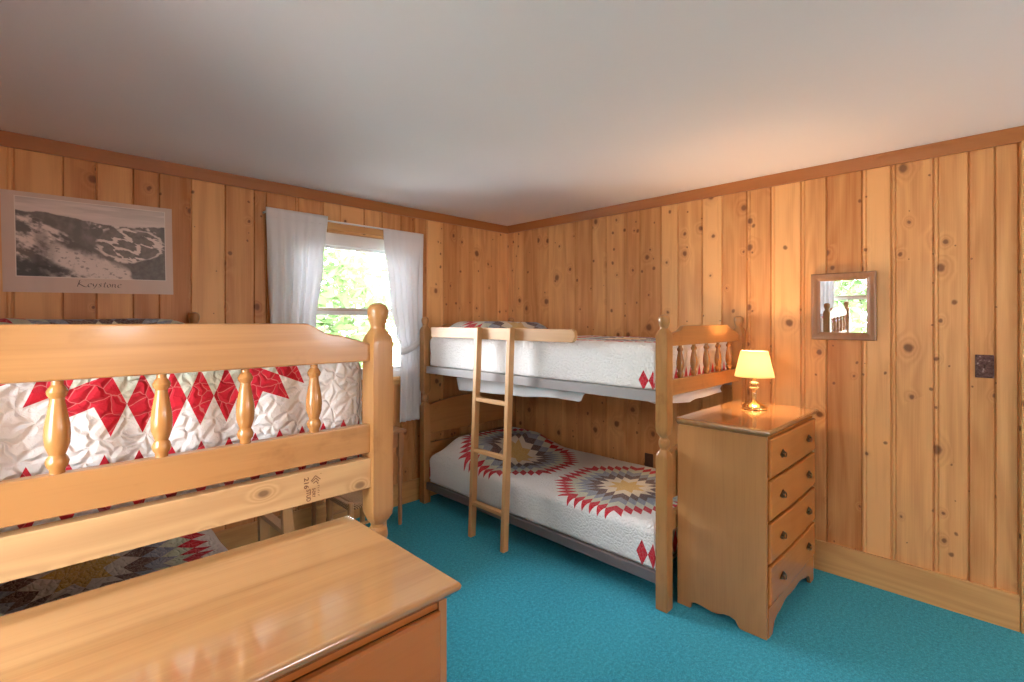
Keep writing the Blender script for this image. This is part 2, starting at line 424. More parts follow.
def panel_wall(name, bounds, place, hole, label, a_lo, a_hi):
    """planks along a; place(a, depth, z) gives the point; depth > 0 goes into the wall"""
    bm = NB(); uvl = bm.loops.layers.uv.new('UVMap'); cl = bm.loops.layers.float_color.new('pid')
    rnd = random.Random(sum(map(ord, name)))
    def strip(prof, z0, z1, pid, flip=False):
        lo = [bm.verts.new(place(a, d, z0)) for a, d in prof]
        hi = [bm.verts.new(place(a, d, z1)) for a, d in prof]
        for i in range(len(prof)-1):
            f = bm.faces.new([lo[i], lo[i+1], hi[i+1], hi[i]])
            for l, (a, z) in zip(f.loops, ((prof[i][0], z0), (prof[i+1][0], z0), (prof[i+1][0], z1), (prof[i][0], z1))):
                l[uvl].uv = (a, z); l[cl] = pid
    for a, b in zip(bounds, bounds[1:]):
        pid = (rnd.random(), rnd.random(), rnd.random(), 1)
        w = b - a; g = 0.0065; dp = 0.010
        prof = [(a, dp), (a+0.001, dp), (a+g, 0.0)]
        if w > 0.1 and rnd.random() < 0.6:
            k = b - 0.02
            prof += [(k-0.004, 0.0), (k, 0.005), (k+0.004, 0.0)]
        prof += [(b-g, 0.0), (b-0.001, dp), (b, dp)]
        if hole and b > hole[0] and a < hole[1]:
            def clip(lo, hi):
                pts = [q for q in prof if lo < q[0] < hi]
                L = [(lo, 0.0)] if a < lo else []
                H = [(hi, 0.0)] if b > hi else []
                return L + pts + H
            strip(prof, 0.0, hole[2], pid); strip(prof, hole[3], RH, pid)
            if a < hole[0]: strip(clip(a-1, hole[0]), hole[2], hole[3], pid)
            if b > hole[1]: strip(clip(hole[1], b+1), hole[2], hole[3], pid)
        else:
            strip(prof, 0.0, RH, pid)
    # solid wall behind
    def blk(a0, a1, z0, z1):
        P = [place(a, d, z) for d in (0.011, 0.12) for (a, z) in ((a0, z0), (a1, z0), (a1, z1), (a0, z1))]
        vs = [bm.verts.new(q) for q in P]
        for f in ((0,1,2,3),(7,6,5,4),(0,4,5,1),(1,5,6,2),(2,6,7,3),(3,7,4,0)):
            fc = bm.faces.new([vs[i] for i in f])
            for l in fc.loops: l[cl] = (0.5, 0.3, 0.3, 1)
    if hole:
        blk(a_lo, hole[0], 0, RH); blk(hole[1], a_hi, 0, RH); blk(hole[0], hole[1], 0, hole[2]); blk(hole[0], hole[1], hole[3], RH)
    else:
        blk(a_lo, a_hi, 0, RH)
    o = obj(name, bm, M['panel'], smooth=False)
    return tag(o, label, 'wall', kind='structure')

def fill(lo, hi, seed):
    r = random.Random(seed); out = [lo]
    while out[-1] < hi - 0.25: out.append(out[-1] + r.choice((0.09, 0.13, 0.17, 0.19)))
    return out + [hi]

W1 = (-2.20, -1.10, 1.03, 2.178)          # window in the back wall: x0, x1, z0, z1
W2 = (-2.95, -1.75, 0.95, 2.145)          # window in the left wall: y0, y1, z0, z1
back = [-4.0, -3.83, -3.65, -3.465, -3.281, -3.145, -2.984, -2.861, -2.7, -2.515, -2.343, -2.268, -2.056, -1.877, -1.747, -1.552, -1.396, -1.222, -1.09, -0.964, -0.788, -0.606, -0.447, -0.285, -0.127, 0.0]
right = [-6.2, -6.05, -5.9, -5.72, -5.55, -5.4, -5.2, -5.05, -4.9, -4.75, -4.6, -4.42, -4.25, -4.09, -3.9, -3.73, -3.558, -3.474, -3.377, -3.24, -3.06, -2.926, -2.749, -2.612, -2.439, -2.29, -2.124, -1.983, -1.802, -1.665, -1.486, -1.351, -1.17, -1.028, -0.854, -0.712, -0.535, -0.399, -0.217, -0.088, 0.0]
panel_wall('wall_back', back, lambda a, d, z: (a, d, z), W1, 'knotty pine board wall behind the window and poster', -4.12, 0.12)
panel_wall('wall_right', right, lambda a, d, z: (d, a, z), None, 'knotty pine board wall with the small mirror', -6.32, 0.0)
panel_wall('wall_left', fill(RY0, RY1, 3), lambda a, d, z: (RX0-d, a, z), W2, 'knotty pine board wall left of the foreground bunk', -6.32, 0.0)
panel_wall('wall_front', fill(RX0, RX1, 5), lambda a, d, z: (a, RY0-d, z), None, 'knotty pine board wall behind the viewer', -4.0, 0.0)

# crown moulding and baseboards (swept profiles)
CROWN = [(0, 0), (0.040, 0), (0.040, -0.012), (0.030, -0.030), (0.020, -0.058), (0.016, -0.068), (0, -0.068)]
def crown_x(name, label, y, sgn, x0, x1):
    bm = NB(); prism(bm, [(y + sgn*d, RH + z - 0.001) for d, z in CROWN], 'x', x0, x1)
    tag(obj(name, bm, M['trim_x'], origin=((x0+x1)/2, y, RH-0.03)), label, 'moulding', kind='structure')
def crown_y(name, label, x, sgn, y0, y1):
    bm = NB(); prism(bm, [(x + sgn*d, RH + z - 0.001) for d, z in CROWN], 'y', y0, y1)
    tag(obj(name, bm, M['trim_y'], origin=(x, (y0+y1)/2, RH-0.03)), label, 'moulding', kind='structure')
crown_x('trim_1', 'brown crown moulding along the top of the window wall', 0.0, -1, RX0, RX1)
crown_y('trim_2', 'brown crown moulding along the top of the mirror wall', 0.0, -1, RY0, RY1-0.04)
crown_y('trim_3', 'brown crown moulding along the top of the left wall', RX0, 1, RY0, RY1-0.04)
crown_x('trim_4', 'brown crown moulding along the top of the wall behind the viewer', RY0, 1, RX0+0.04, RX1-0.04)

def bb(name, label, x0, x1, y0, y1, mat, org):
    bm = NB(); box(bm, x0, x1, y0, y1, 0.0, 0.177, 0.003)
    tag(obj(name, bm, mat, origin=org), label, 'baseboard', kind='structure')
bb('baseboard_back', 'pine baseboard under the window', RX0+0.02, -0.02, -0.02, -0.0005, M['base_x'], (-2, -0.01, 0))
bb('baseboard_right', 'wide pale pine baseboard beside the chest of drawers', -0.02, -0.0005, -3.563, -0.0005, M['base_y'], (-0.01, -1.8, 0))
bb('baseboard_left', 'pine baseboard along the left wall', RX0+0.0005, RX0+0.02, RY0, -0.0005, M['base_y'], (RX0+0.01, -2.3, 0))
bm = NB(); box(bm, -0.026, -0.0005, -3.66, -3.565, 0.0, 2.371, 0.004)
tag(obj('trim_5', bm, M['base_z'], origin=(-0.013, -3.61, 0)), 'upright pine casing board at the far right edge', 'casing', kind='structure')

# ------------------------------------------------------------------ windows
def window(name, label, place, a0, a1, z0, z1):
    """place(a, d, z): a along the wall, d outwards; all boxes built in (a,d,z) and mapped"""
    root = thing(name, label, 'window', kind='structure')
    def part(nm, boxes, mat, parent=root, bev=0.003):
        bm = NB()
        for b in boxes: box(bm, *b, bev)
        for v in bm.verts: v.co = Vector(place(*v.co))
        return obj(nm, bm, mat, parent)
    # wood liner in the wall opening, wood casing on the room side, white frame
    j = 0.018
    part('window_jamb', [(a0, a0+j, 0.0, 0.12, z0, z1), (a1-j, a1, 0.0, 0.12, z0, z1), (a0+j, a1-j, 0.0, 0.12, z1-j, z1), (a0+j, a1-j, 0.0, 0.12, z0, z0+j)], M['base_x'])
    c = 0.045
    part('window_casing', [(a0-c, a0, -0.018, -0.0005, z0-c, z1+c), (a1, a1+c, -0.018, -0.0005, z0-c, z1+c), (a0, a1, -0.018, -0.0005, z1, z1+c), (a0, a1, -0.018, -0.0005, z0-c, z0)], M['base_x'])
    f0, f1, g0, g1 = a0+j, a1-j, z0+j, z1-j
    w = 0.045; hd = 0.09 if name == 'window_1' else 0.055
    part('window_frame', [(f0, f0+w, 0.03, 0.11, g0, g1), (f1-w, f1, 0.03, 0.11, g0, g1), (f0+w, f1-w, 0.03, 0.11, g1-hd, g1), (f0+w, f1-w, 0.03, 0.11, g0, g0+0.05)], M['vinyl'])
    mid = 1.585 if name == 'window_1' else 1.60
    s = 0.032
    e0, e1, h0, h1 = f0+w, f1-w, g0+0.05, g1-hd
    up = part('window_sash', [(e0, e0+s, 0.075, 0.1, mid, h1), (e1-s, e1, 0.075, 0.1, mid, h1), (e0+s, e1-s, 0.075, 0.1, h1-s*0.6, h1), (e0+s, e1-s, 0.075, 0.1, mid-0.012, mid+0.02)], M['vinyl'])
    lo = part('window_sash', [(e0, e0+s, 0.045, 0.07, h0, mid), (e1-s, e1, 0.045, 0.07, h0, mid), (e0+s, e1-s, 0.045, 0.07, h0, h0+s), (e0+s, e1-s, 0.045, 0.07, mid-0.036, mid-0.005)], M['vinyl'])
    part('sash_rail', [(e0+s, e1-s, 0.040, 0.074, mid-0.005, mid+0.018)], M['sashrail'], lo)
    part('pane', [(e0+s, e1-s, 0.085, 0.089, mid+0.02, h1-s*0.6)], M['glass'], up, 0)
    part('pane', [(e0+s, e1-s, 0.055, 0.059, h0+s, mid-0.036)], M['glass'], lo, 0)
    return root
window('window_1', 'white double hung window between the white curtains', lambda a, d, z: (a, d, z), *W1)
window('window_2', 'white double hung window seen in the mirror', lambda a, d, z: (RX0-d, a, z), *W2)

def curtain(name, label, place, rows, folds, amp, group, tie=None, zt=2.245, seed=0, flat_top=True):
    """rows: (z, a_left, a_right) from top to bottom; one cloth surface with folds"""
    root = thing(name, label, 'curtain', place(*(rows[0][1], 0.045, rows[-1][0])), group=group)
    base = Vector(root.location)
    bm = NB(); nu, nz = folds*12, 70
    r = random.Random(seed)
    ph = [r.uniform(-0.5, 0.5) for _ in range(folds+2)]
    def at(z):
        for (za, la, ra), (zb, lb, rb) in zip(rows, rows[1:]):
            if z >= zb:
                k = (za - z)/(za - zb); k = k*k*(3-2*k)
                return la + (lb-la)*k, ra + (rb-ra)*k
        return rows[-1][1], rows[-1][2]
    wtop = rows[0][2]-rows[0][1]
    grid = []
    for i in range(nz+1):
        z = rows[0][0] + (rows[-1][0]-rows[0][0])*i/nz
        L, R = at(z); row = []
        head = min(1.0, max(0.15, (rows[0][0]-0.06-z)/0.25))
        sq = (R-L)/wtop
        for k in range(nu+1):
            q = k/nu
            f = q*folds + ph[int(q*folds)]*0.25*math.sin(PI*(q*folds % 1)) + 0.25*math.sin(z*2.1+q*5)
            d = 0.045 + amp*head*(0.75+0.25*math.sin(q*17+seed))*math.sin(2*PI*f)*min(1.25, 1/max(0.45, sq))
            row.append(bm.verts.new(Vector(place(L+(R-L)*q, d, z)) - base))
        grid.append(row)
    for A, B in zip(grid, grid[1:]):
        for k in range(nu):
            bm.faces.new([A[k], A[k+1], B[k+1], B[k]])
    o = obj('curtain_panel', bm, M['curtain'], root, angle=2.5)
    m = o.modifiers.new('thick', 'SOLIDIFY'); m.thickness = 0.0025; m.offset = 0
    # rod pocket hem seam
    bm = NB(); L, R = rows[0][1], rows[0][2]
    pts = [Vector(place(L+0.004+(R-L-0.008)*i/40, 0.045+amp*0.2+0.004*math.sin(i*1.1), rows[0][0]-0.062)) - base for i in range(41)]
    tube(bm, pts, 0.002, 6); obj('header_seam', bm, M['curtain'], root)
    if tie:
        bm = NB(); ring0, ring1 = [], []
        (a_l, z_l), (a_r, z_r) = tie
        n = 40
        for i in range(n):
            th = 2*PI*i/n
            a = (a_l+a_r)/2 + (a_r-a_l)/2*math.cos(th); d = 0.043 + 0.030*math.sin(th)
            z = z_l + (z_r-z_l)*(0.5+0.5*math.cos(th)) - 0.012*math.sin(th)
            ring0.append(bm.verts.new(Vector(place(a, d, z-0.028)) - base)); ring1.append(bm.verts.new(Vector(place(a, d, z+0.028)) - base))
        for i in range(n):
            j = (i+1) % n
            bm.faces.new([ring0[i], ring0[j], ring1[j], ring1[i]])
        o = obj('tieback', bm, M['curtain'], root, angle=2.5)
        m = o.modifiers.new('thick', 'SOLIDIFY'); m.thickness = 0.003; m.offset = 0
    return root

pb = lambda a, d, z: (a, -d-0.005, z)
curtain('curtain', 'white cotton curtain tied back at the left of the far window', pb,
        [(2.262, -2.285, -1.862), (1.94, -2.272, -1.90), (1.48, -2.258, -1.955), (1.27, -2.255, -2.07), (1.15, -2.255, -2.03), (0.69, -2.26, -1.98)], 6, 0.016,
        'white curtains on the far window', ((-2.06, 1.25), (-2.262, 1.34)), seed=2)
curtain('curtain', 'white cotton curtain tied back right of the far window near the bunk head', pb,
        [(2.235, -1.412, -1.035), (1.67, -1.35, -1.055), (1.40, -1.30, -1.06), (1.26, -1.245, -1.085), (1.12, -1.262, -1.075), (0.685, -1.27, -1.068)], 5, 0.015,
        'white curtains on the far window', ((-1.255, 1.255), (-1.068, 1.345)), seed=4)
pl = lambda a, d, z: (RX0+d+0.005, a, z)
curtain('curtain', 'white cotton curtain seen in the mirror beside the bunk post', pl,
        [(2.245, -2.06, -1.66), (0.69, -2.04, -1.66)], 9, 0.016, 'white curtains on the window in the mirror', seed=6)
def rod(label, p0, p1, br):
    r = thing('curtain_rod', label, 'curtain rod', [(a+b)/2 for a, b in zip(p0, p1)])
    b0 = Vector(r.location)
    bm = NB(); tube(bm, [Vector(p0)-b0, Vector(p1)-b0], 0.007, 12); obj('rod', bm, M['vinyl'], r)
    for p in (p0, p1):
        bm = NB(); q = Vector(p)-b0; w = Vector(br)
        tube(bm, [q, q + w*0.5, q + w], 0.007, 8); obj('bracket', bm, M['vinyl'], r)
rod('white curtain rod above the far window', (-2.285, -0.038, 2.23), (-1.035, -0.038, 2.23), (0, 0.0375, 0))
rod('white curtain rod above the window in the mirror', (RX0+0.038, -3.05, 2.21), (RX0+0.038, -1.64, 2.21), (-0.0375, 0, 0))

# ------------------------------------------------------------------ bunk beds
POST = [(0.0, 0.030, 24), (0.004, 0.0325, 24), (0.80, 0.0325, 24), (0.818, 0.0315, 10), (0.838, 0.025, 3), (0.848, 0.019, 2), (0.856, 0.019, 2),
        (0.864, 0.025, 2), (0.882, 0.029, 2), (0.900, 0.0265, 2), (0.908, 0.020, 2), (0.916, 0.020, 2), (0.925, 0.026, 3), (0.942, 0.0315, 10), (0.960, 0.0325, 24),
        (1.440, 0.0325, 24), (1.448, 0.0322, 20), (1.462, 0.0300, 6), (1.473, 0.0255, 3), (1.480, 0.0220, 2), (1.486, 0.0205, 2), (1.492, 0.0215, 2), (1.505, 0.0262, 2), (1.518, 0.0293, 2), (1.531, 0.0300, 2), (1.543, 0.0275, 2), (1.551, 0.0215, 2), (1.556, 0.009, 2)]
SPIN = [(0.0, 0.012), (0.05, 0.0125), (0.08, 0.0165), (0.13, 0.0185), (0.17, 0.016), (0.20, 0.0125), (0.23, 0.0145), (0.32, 0.0195), (0.42, 0.0205), (0.52, 0.0195), (0.66, 0.0155), (0.78, 0.0115), (0.81, 0.0115), (0.84, 0.0155), (0.88, 0.0170), (0.92, 0.0135), (0.95, 0.0095), (1.0, 0.0095)]
HX_, HY_ = 0.505, 1.075

def arch(w, z0, zc, ze):
    """top rail outline: flat middle, ogee shoulders, straight underside"""
    half = []
    n = 12
    for i in range(n+1):
        k = i/n; q = k*k*(3-2*k)
        half.append((0.285 + 0.08*k, zc - 0.030*q))
    for i in range(1, 7):
        k = i/6; half.append((0.365 + (w-0.365)*k, zc - 0.030 + (ze-zc+0.030)*k**1.3))
    return [(-w, z0), (w, z0)] + half[::-1] + [(-x, z) for x, z in half]

def bunk_bed(label, cx, cy, side, dz, stud, sdx):
    root = thing('bunk_bed', label, 'bunk bed', (cx, cy, 0))
    zz = lambda z: z + dz*max(0.0, min(1.0, (z-0.5)/0.4))
    sp = post_mesh([(zz(z), h, k) for z, h, k in POST])
    post0 = None
    for sx in (-1, 1):
        for sy in (-1, 1):
            if post0 is None:
                post0 = obj('post', sp, M['bed_z'], root, angle=0.45)
                p = post0
            else:
                p = post0.copy(); link(p, root); p.parent = root
            p.location = (sx*HX_, sy*HY_, 0)
    w = HX_ - 0.031
    th = 0.014
    for sy in (-1, 1):
        y = sy*HY_
        bm = NB(); prism(bm, arch(w, zz(1.389), zz(1.498), zz(1.438)), 'y', y-th, y+th, 0.005)
        obj('top_rail', bm, M['bed_x'], root)
        bm = NB(); box(bm, -w, w, y-th, y+th, zz(1.128), zz(1.21), 0.004)
        obj('lower_rail', bm, M['bed_x'], root)
        s0 = None
        for k in range(-2, 3):
            if s0 is None:
                bm = NB(); z0, z1 = zz(1.2095), zz(1.3895)
                lathe(bm, [(r, z0 + f*(z1-z0)) for f, r in SPIN], n=20)
                s = s0 = obj('spindle', bm, M['turned_z'], root)
            else:
                s = s0.copy(); link(s, root); s.parent = root
            s.location = (k*0.167+sdx, y, 0)
        # lower bunk boards
        n = 16
        pts = [(-w, 0.565), (w, 0.565)] + [(w - 2*w*i/n, 0.80 + 0.055*math.sin(PI*i/n)**0.7) for i in range(n+1)]
        bm = NB(); prism(bm, pts, 'y', y-th, y+th, 0.004); obj('end_panel', bm, M['bed_x'], root)
        bm = NB(); box(bm, -w, w, y-th, y+th, 0.395, 0.49, 0.004); obj('end_rail', bm, M['bed_x'], root)
    for sx in (-1, 1):
        for z0, z1 in ((zz(1.092), zz(1.150)), (0.118, 0.176)):
            bm = NB(); xa = sx*HX_
            box(bm, xa-0.012, xa+0.012, -HY_+0.031, HY_-0.031, z0, z1, 0.003)
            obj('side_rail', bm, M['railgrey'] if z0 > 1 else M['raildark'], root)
    for z in (zz(1.092), 0.135):
        bm = NB(); box(bm, -HX_+0.0125, HX_-0.0125, -HY_+0.09, HY_-0.06, z, z+0.018)
        obj('bunk_board', bm, M['board'], root, smooth=False)
    # guard rail on the open side, rounded foot end
    ya, yb = 0.915, -0.535
    if side > 0: ya, yb = 0.915, -0.535
    z0, z1 = zz(1.393), zz(1.473)
    pts = [(ya, z0), (ya, z1)] + [(yb + 0.03 - 0.03*math.sin(a), (z0+z1)/2 + (z1-z0)/2*math.cos(a)) for a in [PI*i/10 for i in range(11)]]
    bm = NB(); xo = side*(HX_+0.034)
    prism(bm, pts, 'x', min(xo, xo+side*0.024), max(xo, xo+side*0.024), 0.003)
    obj('guard_rail', bm, M['pale_y'], root)
    if stud:
        bm = NB(); box(bm, -w, w, -HY_-0.018, -HY_+0.018, 1.030, 1.113, 0.003)
        st = obj('brace_board', bm, M['stud'], root)
        tag(st, 'raw pine two by four with a brown mill stamp')
    return root

bedA = bunk_bed('honey maple bunk bed in the left foreground with a raw pine brace', -3.205, -1.147, 1, 0.0, True, -0.017)
bedB = bunk_bed('honey maple bunk bed against the mirror wall in the far corner', -0.55, -1.177, -1, -0.018, False, 0.007)

# mill stamp on the brace (rotated text + marks)
def text_mesh(s, size, shear=0.0):
    cu = bpy.data.curves.new('stamp_text', 'FONT'); cu.body = s; cu.size = size; cu.shear = shear; cu.extrude = 0.0003; cu.offset = 0.0004
    o = bpy.data.objects.new('stamp_text', cu); COL.objects.link(o)
    dg = bpy.context.evaluated_depsgraph_get(); dg.update()
    me = bpy.data.meshes.new_from_object(o.evaluated_get(dg)); bpy.data.objects.remove(o)
    return me
brace = [c for c in bedA.children if c.name.startswith('brace_board')][0]
me_all = bmesh.new()
SY = -HY_-0.018
def add_text(s, hgt, lng, px, pz):       # reads downwards (rotated clockwise): hgt across, lng down the board
    me = text_mesh(s, 0.02); b2 = bmesh.new(); b2.from_mesh(me)
    w = max(v.co.x for v in b2.verts) - min(v.co.x for v in b2.verts); hh = max(v.co.y for v in b2.verts) - min(v.co.y for v in b2.verts)
    x0 = min(v.co.x for v in b2.verts)
    for v in b2.verts:
        tx, ty, tz = v.co
        v.co = (px + 3.205 + ty*hgt/hh, SY - 0.0003 - tz, pz - (tx-x0)*lng/w)
    tmp = bpy.data.meshes.new('t'); b2.to_mesh(tmp); b2.free(); me_all.from_mesh(tmp)
add_text('216', 0.0125, 0.029, -2.921, 1.099)
add_text('STUD', 0.0115, 0.031, -2.915, 1.067)
add_text('S-DRY', 0.0085, 0.024, -2.900, 1.067)
def quad(pts, y=SY-0.0005):
    vs = [me_all.verts.new((p[0], y, p[1])) for p in pts]; ws = [me_all.verts.new((p[0], y+0.0006, p[1])) for p in pts]
    me_all.faces.new(vs); me_all.faces.new(ws[::-1])
    for i in range(len(pts)): me_all.faces.new([vs[i], ws[i], ws[(i+1) % len(pts)], vs[(i+1) % len(pts)]])
def stroke2(a, b, wd):
    a, b = Vector(a), Vector(b); n = Vector((-(b-a).y, (b-a).x)).normalized()*wd/2
    quad([a+n, b+n, b-n, a-n])
lx, lz = -2.8915+3.205, 1.087
for a, b in (((-0.012, 0.0), (0.0, 0.012)), ((0.0, 0.012), (0.013, 0.0)), ((0.0, 0.006), (0.009, -0.004)), ((-0.010, -0.003), (0.0, 0.005)), ((-0.006, -0.007), (0.002, -0.002)), ((0.002, -0.002), (0.006, -0.010))):
    stroke2((lx+a[0], lz+a[1]), (lx+b[0], lz+b[1]), 0.0022)
for i in range(6):
    zq = 1.078 - i*0.0062; xq = -2.884+3.205
    stroke2((xq-0.002, zq), (xq+0.002, zq), 0.0013)
    if i % 2: stroke2((xq+0.002, zq), (xq+0.002, zq-0.003), 0.0013)
stroke2((-2.8785+3.205, 1.102), (-2.876+3.205, 1.102), 0.0015)
obj('mill_stamp', me_all, M['stamp'], brace, smooth=False)

def ladder(label, x, y, rz, dz, rungs):
    r = thing('ladder', label, 'ladder', (x, y, 0), rz)
    top = 1.468 + dz
    lean = 0.062
    n = 10
    for sy in (-1, 1):
        bm = NB(); yc = sy*0.163
        prof = [(-0.0225, 0.0), (0.0225, 0.0), (0.0225+lean*1.0, top)]
        prof += [(lean + 0.0225*math.cos(PI*i/n), top + 0.012*math.sin(PI*i/n)) for i in range(1, n)] + [(-0.0225+lean, top)]
        prism(bm, prof, 'y', yc-0.0165, yc+0.0165, 0.003)
        obj('stile', bm, M['pale_z'], r)
    for z in rungs:
        bm = NB(); xc = lean*z/top
        box(bm, xc-0.021, xc+0.021, -0.147, 0.147, z-0.012, z+0.012, 0.003)
        obj('rung', bm, M['pale_y'], r)
    return r
ladder('pale pine ladder leaning on the far corner bunk bed', -1.200, -1.035, 0, -0.018, (0.235, 0.60, 0.955))
ladder('pale pine ladder behind the left foreground bunk bed', -2.555, -1.045, PI, 0.0, (0.20, 0.545, 0.90))

# ------------------------------------------------------------------ mattresses and quilts
RED = (0.58, 0.018, 0.035)
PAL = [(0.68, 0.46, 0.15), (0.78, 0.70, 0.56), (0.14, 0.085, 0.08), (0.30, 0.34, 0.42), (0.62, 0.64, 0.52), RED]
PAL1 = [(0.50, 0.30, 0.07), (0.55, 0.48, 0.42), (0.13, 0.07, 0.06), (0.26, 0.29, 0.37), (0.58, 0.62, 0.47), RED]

def mattress(label, cx, y0, y1, z0, z1, hw):
    bm = NB(); box(bm, cx-hw, cx+hw, y0, y1, z0, z1, 0.035, 4)
    o = obj('mattress', bm, M['mattress'], origin=(cx, (y0+y1)/2, z0))
    return tag(o, label, 'mattress')

def edge(t, W, r):
    a = abs(t); s = 1 if t >= 0 else -1
    if a <= W - r: return t, 0.0
    q = (a-(W-r))/r
    if q < PI/2: return s*(W-r+r*math.sin(q)), r*(1-math.cos(q))
    return s*W, r + (a-(W-r)-r*PI/2)

def quilt(label, cx, yh, yf, ztop, hw, drops, mat, bump, seed, side):
    """drops: left, right, head, foot hanging lengths; u runs from head to foot"""
    r = 0.045
    dl, dr, dh, df = [d - r for d in drops]
    L = yh - yf
    arc = r*(PI/2-1)
    bm = NB(); uvl = bm.loops.layers.uv.new('UVMap')
    st = 0.0165
    us = []; u = -dh-arc
    nU = int((L+dh+df+2*arc)/st)+1; nV = int((2*hw+dl+dr+2*arc)/st)+1
    U0, U1 = -dh-arc, L+df+arc; V0, V1 = -hw-dl-arc, hw+dr+arc
    ym = (yh+yf)/2
    grid = []
    for i in range(nU+1):
        u = U0 + (U1-U0)*i/nU; row = []
        for k in range(nV+1):
            v = V0 + (V1-V0)*k/nV
            x, dx = edge(v, hw, r); yy, dy = edge(u - L/2, L/2, r)
            z = ztop - max(dx, dy)
            P = Vector((v*2.3+seed, u*2.3, seed*0.7))
            wv = noise.noise(P*1.0)*0.6 + noise.noise(P*2.7)*0.4
            top = max(0.0, 1 - max(dx, dy)/r)
            z += wv*0.012*top
            # pillow under the head end
            k1 = max(0.0, min(1.0, (u-0.0)/0.14)); k2 = max(0.0, min(1.0, (0.66-u)/0.22)); k3 = max(0.0, min(1.0, (hw*1.02-abs(v))/0.22))
            sm = lambda q: q*q*(3-2*q)
            z += bump*sm(k1)*sm(k2)*(0.25+0.75*sm(k3))*top if abs(v) < hw else 0
            if u < 0.7 and max(dx, dy) > 0: z += 0
            # hanging cloth ripples
            hang = min(1.0, max(dx, dy)/0.2)
            rip = (noise.noise(Vector((u*5+seed, v*0.8, 3.0)))*0.6 + noise.noise(Vector((u*11, v*1.5, seed)))*0.4)
            if dx > dy and dx > r*0.5:
                x += (1 if v > 0 else -1)*(-0.004 + 0.009*rip)*hang
            if dy >= dx and dy > r*0.5:
                rip2 = noise.noise(Vector((v*5+seed, u*0.8, 9.0)))
                yy += (1 if u > L/2 else -1)*(-0.004 + 0.010*rip2)*hang
            row.append((bm.verts.new((cx + x, ym - yy, z)), u, v, dx, dy))
        grid.append(row)
    for A, B in zip(grid, grid[1:]):
        for k in range(nV):
            q = (A[k], A[k+1], B[k+1], B[k])
            if min(p[3] for p in q) > r*1.3 and min(p[4] for p in q) > r*1.3: continue
            f = bm.faces.new([p[0] for p in q])
            for l, p in zip(f.loops, q): l[uvl].uv = (p[1], p[2])
    bmesh.ops.remove_doubles(bm, verts=bm.verts, dist=0.0004)
    lone = [v for v in bm.verts if not v.link_faces]
    bmesh.ops.delete(bm, geom=lone, context='VERTS')
    o = obj('quilt', bm, mat, origin=(cx, ym, ztop), angle=2.5)
    m = o.modifiers.new('thick', 'SOLIDIFY'); m.thickness = 0.010; m.offset = 0.0
    return tag(o, label, 'quilt')

S = 0.073
FA, HA = -2.155, -0.14         # quilt ends of the foreground bed
FB, HB = -2.195, -0.160        # and of the corner bed
LA, LB = HA-FA, HB-FB
qa_u = quilt_mat('star quilt A', LA+0.128-7*S*0.924-0.99, 0.99, S, PAL, -0.22, LA+0.235, LA, 0.06, 0.14, v0=0.043)
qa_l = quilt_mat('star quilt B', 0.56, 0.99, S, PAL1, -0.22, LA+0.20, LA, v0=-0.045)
qb_u = quilt_mat('star quilt C', 0.55, 1.0, S, PAL, -0.12, LB+0.20, LB, 0.06, 0.17, v0=0.01, corner=(-0.494-0.175, LB+0.02, 0.06, 0.11), cell=42.0, pf=0.0032)
qb_l = quilt_mat('star quilt D', 0.58, 1.0, S, PAL, -0.12, LB+0.13, LB, 0.065, 0.16, v0=-0.045, corner=(-0.494-0.135, LB+0.03, 0.072, 0.14), cell=42.0, pf=0.0032)
mattress('grey mattress on the upper bunk of the left foreground bed', -3.205, FA+0.02, HA-0.02, 1.111, 1.362, 0.455)
mattress('grey mattress on the lower bunk of the left foreground bed', -3.205, FA+0.02, HA-0.02, 0.1535, 0.372, 0.455)
mattress('grey mattress on the upper bunk in the far corner', -0.55, FB+0.02, HB-0.02, 1.093, 1.352, 0.455)
mattress('grey mattress on the lower bunk in the far corner', -0.55, FB+0.02, HB-0.02, 0.1535, 0.372, 0.455)
quilt('red and white star quilt behind the spindles of the left foreground bunk', -3.205, HA, FA, 1.402, 0.485, (0.22, 0.22, 0.27, 0.305), qa_u, 0.105, 1.0, 1)
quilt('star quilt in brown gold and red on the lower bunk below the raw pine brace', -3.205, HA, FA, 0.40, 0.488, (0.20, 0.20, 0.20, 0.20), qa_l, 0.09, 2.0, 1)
quilt('white star quilt on the upper bunk in the far corner', -0.55, HB, FB, 1.378, 0.494, (0.240, 0.22, 0.20, 0.24), qb_u, 0.115, 3.0, -1)
quilt('white quilt with two red edged stars on the lower bunk in the far corner', -0.55, HB, FB, 0.402, 0.494, (0.221, 0.20, 0.20, 0.20), qb_l, 0.13, 4.0, -1)

